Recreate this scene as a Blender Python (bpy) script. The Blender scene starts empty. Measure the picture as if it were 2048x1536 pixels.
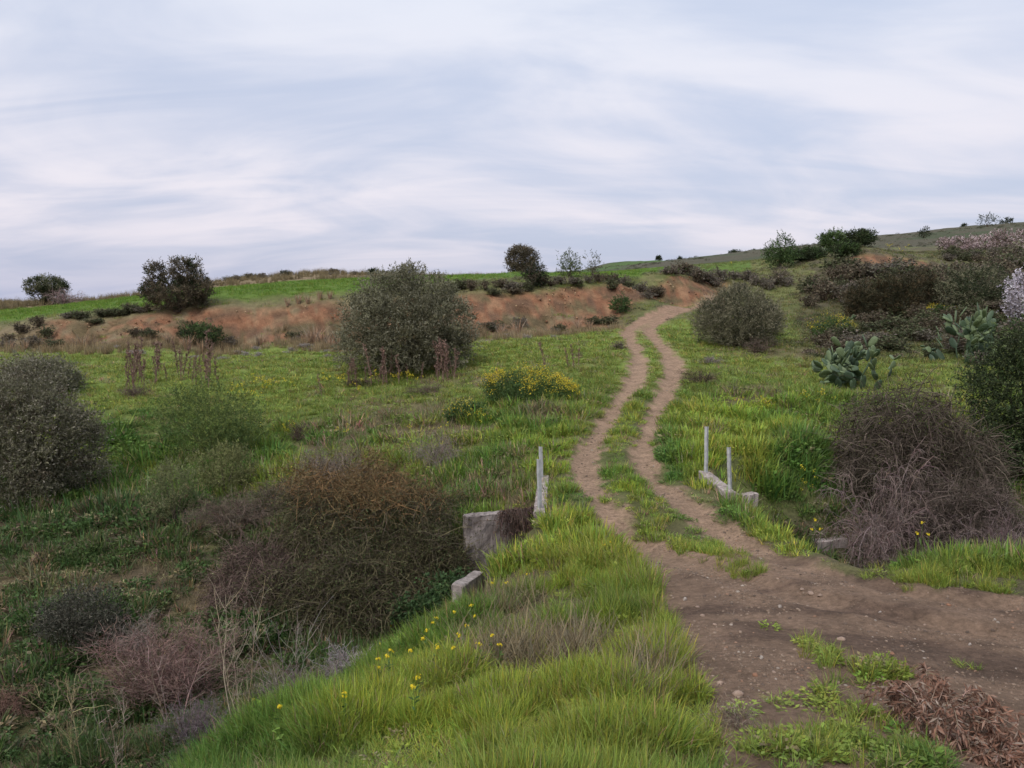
import bpy, bmesh, math
import numpy as np
from mathutils import Matrix, Vector, Euler

# ------------------------------------------------------------------ camera, world, sun, exposure
SC = bpy.context.scene
F = 1577.0                      # focal length in pixels of a 2048 px wide frame
PITCH = math.atan((768 - 612) / F)
CAMZ = 4.2
cam_d = bpy.data.cameras.new('camera')
cam_d.sensor_width = 36.0
cam_d.lens = 36.0 * F / 2048.0
cam_d.clip_start = 0.1
cam_d.clip_end = 9000.0
cam = bpy.data.objects.new('camera', cam_d)
SC.collection.objects.link(cam)
cam.location = (0, 0, CAMZ)
cam.rotation_euler = (math.pi / 2 - PITCH, 0, 0)
SC.camera = cam

SUN_EL, SUN_AZ = math.radians(52), math.radians(215)      # soft light from behind the camera, a little left
world = bpy.data.worlds.new('World')
SC.world = world
world.use_nodes = True


def nn(t, kind, **kw):
    n = t.nodes.new(kind)
    for k, v in kw.items():
        setattr(n, k, v)
    return n


def build_world():
    t = world.node_tree
    t.nodes.clear()
    L = t.links.new
    out = nn(t, 'ShaderNodeOutputWorld')
    sky = nn(t, 'ShaderNodeTexSky', sky_type='NISHITA')
    sky.sun_disc = False
    sky.sun_elevation = math.radians(9)
    sky.sun_rotation = SUN_AZ
    sky.air_density = 1.0
    sky.dust_density = 2.0
    bg1 = nn(t, 'ShaderNodeBackground')
    bg1.inputs['Strength'].default_value = 0.10
    L(sky.outputs[0], bg1.inputs['Color'])
    tc = nn(t, 'ShaderNodeTexCoord')
    sep = nn(t, 'ShaderNodeSeparateXYZ')
    L(tc.outputs['Generated'], sep.inputs[0])

    def M(op, a, b=None, c=None, clamp=False):
        n = nn(t, 'ShaderNodeMath', operation=op)
        n.use_clamp = clamp
        for i, v in enumerate((a, b, c)):
            if v is None:
                continue
            if isinstance(v, (int, float)):
                n.inputs[i].default_value = v
            else:
                L(v, n.inputs[i])
        return n.outputs[0]
    z = M('MAXIMUM', sep.outputs['Z'], 0.0)
    den = M('ADD', z, 0.22)
    u = M('DIVIDE', sep.outputs['X'], den)
    v = M('DIVIDE', sep.outputs['Y'], den)
    cmb = nn(t, 'ShaderNodeCombineXYZ')
    L(u, cmb.inputs[0]); L(v, cmb.inputs[1])

    def noise(rot, scl, off, detail, rough, dist):
        mp = nn(t, 'ShaderNodeMapping')
        mp.inputs['Rotation'].default_value = (0, 0, rot)
        mp.inputs['Scale'].default_value = scl
        mp.inputs['Location'].default_value = off
        L(cmb.outputs[0], mp.inputs[0])
        nz = nn(t, 'ShaderNodeTexNoise')
        nz.inputs['Scale'].default_value = 1.0
        nz.inputs['Detail'].default_value = detail
        nz.inputs['Roughness'].default_value = rough
        nz.inputs['Distortion'].default_value = dist
        L(mp.outputs[0], nz.inputs['Vector'])
        return nz.outputs['Fac']
    n1 = noise(0.75, (1.0, 1.45, 1), (3.1, 1.7, 0), 6, 0.52, 0.8)       # broad sheets
    n2 = noise(-0.62, (1.3, 4.2, 1), (9.3, 4.1, 0), 6, 0.5, 1.4)       # wisps
    n3 = noise(0.2, (0.5, 0.8, 1), (1.3, 7.7, 0), 3, 0.5, 0.5)         # large veils
    s = M('ADD', M('MULTIPLY', n1, 0.50), M('ADD', M('MULTIPLY', n2, 0.18), M('MULTIPLY', n3, 0.32)))
    mr = nn(t, 'ShaderNodeMapRange')
    mr.interpolation_type = 'SMOOTHSTEP'
    mr.inputs['From Min'].default_value = 0.38
    mr.inputs['From Max'].default_value = 0.60
    L(s, mr.inputs['Value'])
    low = nn(t, 'ShaderNodeMapRange'); low.interpolation_type = 'SMOOTHSTEP'
    low.inputs['From Min'].default_value = 0.01; low.inputs['From Max'].default_value = 0.11
    low.inputs['To Min'].default_value = 0.30; low.inputs['To Max'].default_value = 1.0
    L(z, low.inputs['Value'])
    bright = M('MULTIPLY', mr.outputs[0], low.outputs[0])
    # thin grey-blue cloud veil and lit cloud, both a little bluer towards the zenith
    zr = nn(t, 'ShaderNodeMapRange')
    zr.inputs['From Min'].default_value = 0.02
    zr.inputs['From Max'].default_value = 0.40
    L(z, zr.inputs['Value'])

    def mixc(f, a, b):
        m = nn(t, 'ShaderNodeMix', data_type='RGBA')
        if isinstance(f, float):
            m.inputs[0].default_value = f
        else:
            L(f, m.inputs[0])
        for i, c in ((6, a), (7, b)):
            if isinstance(c, tuple):
                m.inputs[i].default_value = (*c, 1)
            else:
                L(c, m.inputs[i])
        return m.outputs[2]
    dark = mixc(zr.outputs[0], (0.50, 0.54, 0.73), (0.65, 0.71, 0.87))
    lit = mixc(zr.outputs[0], (0.86, 0.79, 0.85), (0.78, 0.83, 0.94))
    col = mixc(bright, dark, lit)
    bg2 = nn(t, 'ShaderNodeBackground')
    bg2.inputs['Strength'].default_value = SKY_GAIN
    L(col, bg2.inputs['Color'])
    mx = nn(t, 'ShaderNodeMixShader')
    cov = M('ADD', M('MULTIPLY', bright, 0.1), 0.88)
    L(cov, mx.inputs[0]); L(bg1.outputs[0], mx.inputs[1]); L(bg2.outputs[0], mx.inputs[2])
    L(mx.outputs[0], out.inputs[0])


SKY_GAIN = 0.545
build_world()
sun_d = bpy.data.lights.new('sun', 'SUN')
sun_d.energy = 1.5
sun_d.angle = math.radians(28)
sun_d.color = (1.0, 0.95, 0.90)
sun = bpy.data.objects.new('sun', sun_d)
SC.collection.objects.link(sun)
sun.rotation_euler = Euler((math.pi / 2 - SUN_EL, 0, -SUN_AZ + math.pi), 'XYZ')
_d = Vector((math.sin(SUN_AZ) * math.cos(SUN_EL), math.cos(SUN_AZ) * math.cos(SUN_EL), math.sin(SUN_EL)))
sun.rotation_euler = _d.to_track_quat('Z', 'Y').to_euler()
sun.location = (0, -10, 30)
SC.view_settings.view_transform = 'Standard'
SC.view_settings.look = 'None'
SC.view_settings.exposure = 0.92
SC.view_settings.gamma = 1.0
SC.view_settings.use_curve_mapping = False
SC.cycles.use_denoising = True
SC.cycles.max_bounces = 4
SC.cycles.diffuse_bounces = 2
SC.cycles.transmission_bounces = 2
SC.cycles.use_adaptive_sampling = True
SC.cycles.adaptive_threshold = 0.02
SC.cycles.transparent_max_bounces = 4

# ------------------------------------------------------------------ helpers
COLL = SC.collection
CP, SP = math.cos(PITCH), math.sin(PITCH)


def ray(px, py):
    """world direction per unit of forward distance Y"""
    x = (np.asarray(px, float) - 1024) / F
    u = (768 - np.asarray(py, float)) / F
    dy = CP + SP * u
    dz = -SP + CP * u
    return x / dy, dz / dy


def P(px, py, Y):
    a, b = ray(px, py)
    return a * Y, np.asarray(Y, float), CAMZ + b * Y


def project(X, Y, Z):
    z = Z - CAMZ
    d = Y * CP - z * SP
    u = Y * SP + z * CP
    d = np.where(np.abs(d) < 1e-3, 1e-3, d)
    px = 1024 + F * X / d
    py = 768 - F * u / d
    py = np.where(d > 0.05, py, 9999)
    return px, py


def hash2(ix, iy, seed):
    h = (ix.astype(np.int64) * 374761393 + iy.astype(np.int64) * 668265263 + seed * 974634777) & 0x7fffffff
    h = ((h ^ (h >> 13)) * 1274126177) & 0x7fffffff
    h = h ^ (h >> 16)
    return (h & 0xffff) / 65535.0


def vnoise(x, y, seed=0):
    x = np.asarray(x, float); y = np.asarray(y, float)
    ix = np.floor(x); iy = np.floor(y)
    fx = x - ix; fy = y - iy
    fx = fx * fx * (3 - 2 * fx); fy = fy * fy * (3 - 2 * fy)
    a = hash2(ix, iy, seed); b = hash2(ix + 1, iy, seed)
    c = hash2(ix, iy + 1, seed); d = hash2(ix + 1, iy + 1, seed)
    return (a * (1 - fx) + b * fx) * (1 - fy) + (c * (1 - fx) + d * fx) * fy


def fbm(x, y, seed=0, oct=4, gain=0.5):
    s = 0; a = 1; n = 0
    for i in range(oct):
        s = s + a * vnoise(x * 2 ** i + 17.3 * i, y * 2 ** i - 9.1 * i, seed + i)
        n += a; a *= gain
    return s / n


def sstep(a, b, x):
    t = np.clip((x - a) / (b - a), 0, 1)
    return t * t * (3 - 2 * t)


def seg_dist(X, Y, pts):
    """distance to a polyline and the parameter along it"""
    best = np.full(np.shape(X), 1e9); par = np.zeros(np.shape(X))
    for i in range(len(pts) - 1):
        ax, ay = pts[i]; bx, by = pts[i + 1]
        dx, dy = bx - ax, by - ay
        t = np.clip(((X - ax) * dx + (Y - ay) * dy) / (dx * dx + dy * dy + 1e-9), 0, 1)
        d = np.hypot(X - ax - t * dx, Y - ay - t * dy)
        m = d < best
        best = np.where(m, d, best); par = np.where(m, i + t, par)
    return best, par


def inpoly(x, y, poly):
    r = np.zeros(np.shape(x), bool)
    n = len(poly)
    for i in range(n):
        x1, y1 = poly[i]; x2, y2 = poly[(i + 1) % n]
        c = ((y1 > y) != (y2 > y)) & (x < (x2 - x1) * (y - y1) / ((y2 - y1) if y2 != y1 else 1e-9) + x1)
        r ^= c
    return r


def mesh_np(name, V, Fa, col=None, smooth=False, extra=None):
    V = np.asarray(V, np.float32); Fa = np.asarray(Fa, np.int32)
    me = bpy.data.meshes.new(name)
    me.vertices.add(len(V)); me.vertices.foreach_set('co', V.ravel())
    k = Fa.shape[1]
    me.loops.add(Fa.size); me.loops.foreach_set('vertex_index', Fa.ravel())
    me.polygons.add(len(Fa))
    me.polygons.foreach_set('loop_start', np.arange(0, Fa.size, k, dtype=np.int32))
    if smooth:
        me.polygons.foreach_set('use_smooth', np.ones(len(Fa), bool))
    if col is not None:
        a = me.attributes.new('col', 'FLOAT_COLOR', 'POINT')
        c = np.ones((len(V), 4), np.float32); c[:, :3] = col
        a.data.foreach_set('color', c.ravel())
    for kx, vx in (extra or {}).items():
        a = me.attributes.new(kx, 'FLOAT', 'POINT')
        a.data.foreach_set('value', np.asarray(vx, np.float32))
    me.update(calc_edges=True)
    return me


def link(name, me, mat=None, parent=None):
    o = bpy.data.objects.new(name, me)
    COLL.objects.link(o)
    if mat is not None and not me.materials:
        me.materials.append(mat)
    if parent is not None:
        o.parent = parent
    return o


def tag(o, label=None, cat=None, group=None, kind=None):
    if label: o['label'] = label
    if cat: o['category'] = cat
    if group: o['group'] = group
    if kind: o['kind'] = kind
    return o


def thing(name, loc, label, cat, group=None, rz=0.0, s=(1, 1, 1)):
    o = bpy.data.objects.new(name, None)
    COLL.objects.link(o)
    o.empty_display_size = 0.2
    o.location = loc; o.rotation_euler = (0, 0, rz)
    o.scale = s if hasattr(s, '__len__') else (s, s, s)
    return tag(o, label, cat, group)


# ------------------------------------------------------------------ terrain control points: pixel + forward distance
CTRL = [
 # foreground bank and junction
 (1024,1536,4.0),(1500,1536,3.9),(2048,1536,4.2),(600,1536,4.7),(100,1536,8.8),
 (1300,1350,6.0),(1000,1350,6.6),(1600,1350,5.7),(2048,1350,6.2),(800,1350,7.0),
 (1350,1200,8.8),(1650,1200,8.5),(2000,1200,8.8),(1100,1250,8.6),(900,1250,9.5),(700,1390,7.0),(500,1485,5.9),
 (2048,1135,10.6),(1850,1120,11.2),(1700,1100,11.9),(1600,1085,12.8),(1100,1120,12.0),(1000,1145,12.4),(960,1215,11.0),(1050,1078,13.7),
 (1280,1080,13.5),(1450,1080,13.0),(1180,960,17.3),(1310,960,17.3),(1110,1010,15.2),(1110,950,18.0),(1400,980,16.3),(1500,1030,14.4),
 (1185,880,21),(1290,880,21),(1230,820,25),(1310,820,25),(1270,740,31.5),(1345,740,31.5),(1262,690,38),(1320,690,38),
 (1250,660,44),(1300,637,50),(1390,616,57.5),(1475,603,63),
 # left bank, terrace, base of the cut
 (1040,900,20.5),(900,910,21.5),(700,900,23),(500,890,24.5),(300,940,24),(150,980,22),(0,960,23),
 (1100,800,26.5),(900,805,28.5),(700,800,30.5),(500,805,30),(300,825,28.5),(100,835,28),
 (1000,740,34),(815,742,36),(600,732,38),(300,742,37),(0,760,36),
 (1000,685,43),(600,692,47),(300,700,46),(0,706,45),
 (150,692,50),(450,692,50),(680,692,50),(950,657,50),(1100,650,52),(1220,640,52.5),(1340,612,60),(0,690,50),
 (100,645,53),(300,630,53),(450,622,53),(650,612,53),(800,603,53.5),(950,592,54),(1100,587,55),(1250,572,57.5),(1350,561,63),(1450,560,67),(0,655,54),
 # upper field and its skyline
 (0,620,75),(100,612,80),(0,608,105),(150,606,105),(250,598,80),(300,592,100),(450,577,85),(450,564,102),(640,561,85),(640,549,106),
 (800,561,85),(800,553,102),(950,562,85),(950,556,100),(1050,553,97),(1150,558,78),(1150,553,97),(1300,543,90),(1300,537,115),(1400,533,115),
 # right hand slope
 (1450,880,20.5),(1560,880,20.5),(1600,885,20.4),(1650,965,18.2),(1450,760,29),(1600,770,28),(1550,805,26),(1700,780,29),(1850,780,28),(1750,845,24),
 (1450,690,38),(1600,700,36),(1700,660,44),(1850,690,38),(2000,705,34),(1600,622,52),(1620,592,58),(1500,600,60),
 (1800,625,50),(1950,622,46),(2048,622,44),(1650,562,68),(1800,562,68),(1950,562,66),(2048,562,64),
 (1720,546,71),(1850,546,72),(1720,518,74),(1830,521,75),(1950,528,75),(2048,522,74),
 (1700,494,79),(1650,507,80),(1780,503,80),(1560,528,80),(1480,545,80),(1900,503,95),(2048,498,95),
 (1740,475,220),(1850,463,230),(1950,459,240),(2048,446,240),(1900,492,130),(1750,502,130),(1600,523,140),
 (1250,522,450),(1215,526,450),(1330,523,450),(1420,528,420),(1150,556,430),(1520,508,300),(1600,507,300),(1430,529,330),
]
XYZ = [tuple(float(v) for v in P(*c)) for c in CTRL]
XYZ += [  # hidden ground, given straight in metres
 (-3.4,7.2,-0.75),(-2.2,8.6,-0.45),(-2.6,9.8,-1.0),(-1.9,11.2,-1.0),(-4.0,6.0,-0.7),(-2.9,6.2,-0.1),(-1.5,10.2,-0.45),(-0.65,12.0,-0.6),(-0.35,12.8,-0.5),(0.0,13.4,-0.3),(0.3,14.0,-0.05),(-1.05,11.1,-0.42),
 (-1.5,14.2,-1.5),(-3.5,12.6,-1.8),(-6,10.5,-1.9),(-8,7.8,-1.9),(-9,5,-1.6),(-6,14.5,-1.6),(-9,13,-1.7),(-3.5,15.5,-1.3),
 (-10,17,-1.2),(-6.5,18.5,-0.9),(-3,18.5,-0.6),(-0.6,17.2,-0.2),(-1.5,16.6,-0.5),
 (6.4,14.3,-1.1),(8.5,15.5,-2.1),(11,15.5,-2.1),(14,16,-1.8),(8.9,18.4,-1.5),(10.5,20.0,-1.3),(13,21,-1.1),(7.0,13.0,0.0),(9.5,12.6,0.1),
 (0,1.2,2.62),(1.5,1.2,2.62),(-1.5,1.2,2.55),(0,2.6,2.35),(2.4,2.2,2.4),(-2.4,2.4,2.1),(-4.5,4.0,0.1),(3.5,3.3,2.0),
]
for a in np.linspace(-0.8, 0.8, 9):
    for r_, zz in ((170, 4.5), (700, -6), (1500, -25), (3500, -60)):
        if r_ == 170 and a > 0.12:
            continue
        if r_ == 170 and -0.3 < a:
            zz = 6.0
        XYZ.append((r_ * math.sin(a), r_ * math.cos(a), zz))
XYZ = np.array(XYZ)
_cr = np.log(np.hypot(XYZ[:, 0], XYZ[:, 1])); _ct = np.arctan2(XYZ[:, 0], XYZ[:, 1]) * 1.15
_n = len(XYZ)
_D = np.hypot(_cr[:, None] - _cr[None], _ct[:, None] - _ct[None])
_A = np.zeros((_n + 3, _n + 3))
_A[:_n, :_n] = -np.sqrt(_D ** 2 + 0.0005) - 0.002 * np.eye(_n)
_A[:_n, _n] = 1; _A[:_n, _n + 1] = _cr; _A[:_n, _n + 2] = _ct
_A[_n, :_n] = 1; _A[_n + 1, :_n] = _cr; _A[_n + 2, :_n] = _ct
_W = np.linalg.solve(_A, np.concatenate([XYZ[:, 2], [0, 0, 0]]))

RUT_L = [(2300,1345,6.6),(2048,1292,7.2),(1800,1240,7.9),(1600,1200,8.7),(1440,1160,10.3),(1330,1125,11.9),(1240,1060,13.9),(1195,1010,15.5),(1172,960,17.3),(1172,920,19),(1188,880,21),(1222,830,24.5),(1258,780,28),(1276,740,31.5),(1272,700,36.5),(1256,672,41.5),(1262,652,46),(1300,634,51),(1345,623,54.5),(1395,614,58),(1450,604,63)]
RUT_R = [(2300,1235,8.2),(2048,1216,8.5),(1850,1198,8.9),(1720,1168,9.7),(1600,1134,10.8),(1490,1090,12.6),(1400,1042,14.4),(1330,990,16.3),(1295,950,17.8),(1283,910,19.6),(1290,880,21),(1308,830,24.5),(1335,780,28),(1347,740,31.5),(1330,700,36.5),(1302,676,41.5),(1300,660,44.5),(1325,643,49),(1360,631,53),(1405,620,57),(1450,611,61)]


def curve_xy(lst, n=6):
    p = np.array([[P(*c)[0], c[2]] for c in lst], float)
    out = []
    for i in range(len(p) - 1):
        p0 = p[max(i - 1, 0)]; p1 = p[i]; p2 = p[i + 1]; p3 = p[min(i + 2, len(p) - 1)]
        for k in range(n):
            t = k / n
            out.append(0.5 * ((2 * p1) + (-p0 + p2) * t + (2 * p0 - 5 * p1 + 4 * p2 - p3) * t * t + (-p0 + 3 * p1 - 3 * p2 + p3) * t ** 3))
    out.append(p[-1])
    return np.array(out)


RL, RR = curve_xy(RUT_L, 3), curve_xy(RUT_R, 3)
DITCH_L = [(1.2, 15.3), (-0.7, 14.75), (-2.2, 13.7), (-3.8, 12.6), (-6.2, 10.8), (-8.0, 8.0), (-9.3, 4.5)]
DITCH_R = [(4.2, 14.4), (6.8, 15.0), (9.0, 15.8), (12, 16.2), (17, 16.8), (24, 17)]


def rut_field(X, Y):
    d1, _ = seg_dist(X, Y, RL); d2, _ = seg_dist(X, Y, RR)
    return d1, d2


def rbf(X, Y):
    r = np.log(np.maximum(np.hypot(X, Y), 2.3)); th = np.arctan2(X, Y)
    tc = np.clip(th, -0.85, 0.85) * 1.15
    sh = r.shape; r = r.ravel(); tc = tc.ravel()
    z = np.empty_like(r)
    for i in range(0, len(r), 20000):
        rr = r[i:i + 20000]; tt = tc[i:i + 20000]
        D = np.sqrt((rr[:, None] - _cr) ** 2 + (tt[:, None] - _ct) ** 2 + 0.0005)
        z[i:i + 20000] = -D @ _W[:_n] + _W[_n] + _W[_n + 1] * rr + _W[_n + 2] * tt
    z = z.reshape(sh)
    w = sstep(2.4, 0.8, np.hypot(X, Y))
    z = z * (1 - w) + 2.5 * w
    w = sstep(1.3, 2.6, np.abs(th))
    return z * (1 - w) + 2.6 * w


def H(X, Y):
    X = np.asarray(X, float); Y = np.asarray(Y, float)
    z = rbf(X, Y)
    R = np.hypot(X, Y)
    near = (R < 75)
    d1 = np.full(X.shape, 99.0); d2 = d1.copy(); e1 = d1.copy(); e2 = d1.copy()
    if near.any():
        xn, yn = X[near], Y[near]
        a, b = rut_field(xn, yn); d1[near] = a; d2[near] = b
        e1[near] = seg_dist(xn, yn, DITCH_L)[0]; e2[near] = seg_dist(xn, yn, DITCH_R)[0]
    # ditch beds, cut by the water
    wl = sstep(0.75, 0.2, X); wr = sstep(4.55, 5.1, X)
    tc_ = sstep(-3.0, -0.6, X); bl = -1.85 + (0.75 + 1.5 * tc_) * np.maximum(e1 - (1.0 - 0.5 * tc_), 0); br = -2.1 + 0.85 * np.maximum(e2 - 0.9, 0)
    z = np.where(e1 < 6, z + (np.minimum(z, bl) - z) * wl, z)
    z = np.where(e2 < 6, z + (np.minimum(z, br) - z) * wr, z)
    # undulation
    amp = np.clip(R / 40, 0.25, 3.0)
    z = z + (fbm(X / 2.1, Y / 2.1, 3, 3) - 0.5) * 0.22 * np.clip(amp, 0, 1.2) * sstep(0.5, 1.6, np.minimum(d1, d2)) + (fbm(X / 14, Y / 14, 11, 3) - 0.5) * 1.3 * np.clip((R - 70) / 80, 0, 1.2)
    z = z + (fbm(X / 0.35, Y / 0.35, 5, 2) - 0.5) * 0.05
    z = z + (fbm(X / 0.55, Y / 0.55, 15, 3) - 0.5) * 0.055 * sstep(12, 8, R) * (X > 0)
    # wheel ruts
    wob = 0.25 + 0.08 * vnoise(X * 1.3, Y * 1.3, 9)
    z = z - 0.085 * np.exp(-(np.minimum(d1, d2) / wob) ** 4) + 0.03 * np.exp(-((np.minimum(d1, d2) - 0.5) / 0.15) ** 2)
    return z


def hit(px, py, y0=2.6, y1=400, lift=0.0):
    Y = np.exp(np.linspace(math.log(y0), math.log(y1), 900))
    a, b = ray(px, py)
    g = H(a * Y, Y) + lift - (CAMZ + b * Y)
    i = np.argmax(g > 0) if (g > 0).any() else len(Y) - 1
    if i > 0 and g[i] > 0:
        t = -g[i - 1] / (g[i] - g[i - 1] + 1e-9)
        y = Y[i - 1] + t * (Y[i] - Y[i - 1])
    else:
        y = Y[i]
    return np.array([a * y, y, float(H(np.array([a * y]), np.array([y]))[0])])


def at(px, Y):
    X = (px - 1024) / F * Y / CP * (1 + 0.0)
    z = CAMZ
    for _ in range(3):                      # depth along the view axis depends a little on the height
        d = Y * CP - (z - CAMZ) * SP
        X = (px - 1024) / F * d
        z = float(H(np.array([X]), np.array([float(Y)]))[0])
    return np.array([X, Y, z])


# dirt areas, outlined in pixels and used on the ground they fall on
DIRT_POLY = [(1225,1085),(1270,1140),(1305,1190),(1330,1240),(1345,1300),(1355,1350),(1395,1410),(1430,1460),(1450,1560),(1450,5000),(9000,5000),(9000,1195),(2600,1195),(2048,1190),(1850,1182),(1700,1152),(1580,1122),(1500,1095),(1440,1075)]
PATCHES = [ # grassy patches inside the dirt: px, py, rx, ry
 (1450,1120,95,14),(1640,1300,60,14),(1740,1345,80,30),(1560,1440,80,35),(1690,1480,110,50),(1560,1520,90,30),(1800,1525,110,26),(1620,1400,60,18),(1560,1345,0,0),(1960,1330,60,12),(1530,1255,40,6),(1480,1060,0,0)]


def zones(X, Y, Z):
    """material weights of the ground at world points"""
    px, py = project(X, Y, Z)
    R = np.hypot(X, Y)
    d1, d2 = np.full(X.shape, 99.0), np.full(X.shape, 99.0)
    m = R < 75
    if m.any():
        d1[m], d2[m] = rut_field(X[m], Y[m])
    n = fbm(X * 1.1, Y * 1.1, 21, 4)
    nf = fbm(X * 4, Y * 4, 23, 3)
    dr = np.minimum(d1, d2)
    hw = (0.27 + 0.10 * sstep(20, 45, Y) + 0.15 * sstep(40, 50, Y)) * (0.62 + 0.8 * fbm(X * .6 + 9, Y * .45, 29, 3)) + 0.12 * np.exp(-((Y - 31) / 3.5) ** 2)
    track = sstep(hw + 0.16, hw - 0.12, dr + (nf - 0.5) * 0.55)
    both = sstep(38, 46, Y) * sstep(1.4, 1.0, np.maximum(d1, d2)) * 0.75
    track = np.maximum(track, both)
    jx = px + (nf - 0.5) * 50; jy = py + (n - 0.5) * 40
    near = (Y < 13.6) & (Y > 1.0)
    junction = np.where(near & inpoly(jx, jy, DIRT_POLY), 1.0, 0.0)
    patch = np.zeros(X.shape)
    for (a, b, rx, ry) in PATCHES:
        if rx:
            patch = np.maximum(patch, sstep(1.25, 0.6, np.hypot((px - a) / rx, (py - b) / ry) + (nf - 0.5) * 1.9))
    soil = junction * 1.0
    junction *= 1 - patch * near
    centre = near & (Y > 9.4) & inpoly(jx, jy, [(1315,1035),(1395,1072),(1470,1112),(1540,1150),(1515,1166),(1400,1128),(1290,1062)])
    junction = np.where(centre, 0.0, junction)
    beh = (Y <= 1.0) & (X > -0.5)
    junction = np.where(beh, 1.0, junction)
    dirt = np.clip(np.maximum(track, junction), 0, 1)
    soil = np.clip(np.maximum(dirt, soil), 0, 1)
    # red earth cut: between the base and top distance
    lx = np.array([-100, 0, 100, 150, 300, 450, 680, 950, 1100, 1220, 1340, 1400, 1460])
    cy0 = np.interp(px, lx, [50, 50, 50, 50, 50, 50, 50, 50, 51.5, 52, 59.5, 61, 66])
    cy1 = np.interp(px, lx, [54, 54, 53, 53, 53, 53, 53, 54, 55, 57, 63, 66, 67])
    red = sstep(-1.2, 0.3, Y - cy0 + (n - 0.5) * 1.6) * sstep(0.7, -0.3, Y - cy1 + (n - 0.5) * 1.2)
    red *= sstep(60, 130, px) * sstep(1480, 1420, px) * sstep(0.30, 0.44, n + 0.14 * sstep(640, 600, py + 30 * (px < 900)))
    red2 = sstep(70.6, 71.6, Y + (n - 0.5) * 2) * sstep(75.6, 74.4, Y + (n - 0.5) * 2) * sstep(1665, 1710, px + (nf - .5) * 60) * sstep(1880, 1840, px + (nf - .5) * 60)
    red = np.maximum(red, red2)
    yf0 = np.interp(px, [-100, 0, 100, 300, 680, 950, 1150, 1250, 1350, 1450, 1600], [56, 56, 56, 54.5, 54.5, 58, 60, 62, 68, 75, 82])
    yf1 = np.interp(px, [-100, 0, 150, 300, 450, 640, 760, 980, 1150, 1400, 1600], [70, 72, 82, 90, 88, 88, 90, 101, 110, 140, 100])
    field = sstep(0, 1.5, Y - yf0 + (n - 0.5) * 3) * sstep(2, -2, Y - yf1 + (n - 0.5) * 4) * (px < 1500)
    scrub_sky = sstep(-2, 2, Y - yf1 + (n - 0.5) * 4) * (Y < 140) * (px < 1010)
    hill = sstep(120, 135, Y)
    return dict(px=px, py=py, R=R, n=n, nf=nf, dirt=dirt, track=track, red=red, field=field, scrub_sky=scrub_sky, hill=hill, patch=patch, dr=dr, soil=soil, centre=centre)


def blob(px, py, lst, nz=0.0):
    w = np.zeros(np.shape(px))
    for (a, b, rx, ry) in lst:
        w = np.maximum(w, sstep(1.2, 0.6, np.hypot((px - a) / rx, (py - b) / ry) + nz))
    return w


YELLOWGREEN = [(1150,1100,130,120),(1000,1400,520,170),(1235,1000,45,110),(1100,920,80,60),(1450,930,110,100),(1600,1080,90,60),(1250,870,45,60),(1100,700,200,40),(450,760,240,30),(1480,840,130,50),(760,1250,80,40)]
LUSH = [(1420,1040,85,50),(1330,920,35,60),(150,990,200,60),(300,880,110,70),(1600,960,80,90),(800,1180,160,60),(520,1250,120,60),(100,1480,140,60),(240,1040,120,50),(1150,1010,45,30)]
BROWNISH = [(820,850,160,60),(1000,980,120,60),(1090,835,70,20),(700,880,110,40),(600,980,100,50),(330,1180,190,60),(60,1180,120,60),(1060,1300,150,50),(1010,1210,90,25),(1500,790,90,20),(1290,1370,50,60),(930,760,120,14),(1550,705,120,18)]
DARKGROUND = [(300,1400,420,110),(1850,1050,260,90),(1950,700,160,60)]


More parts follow.
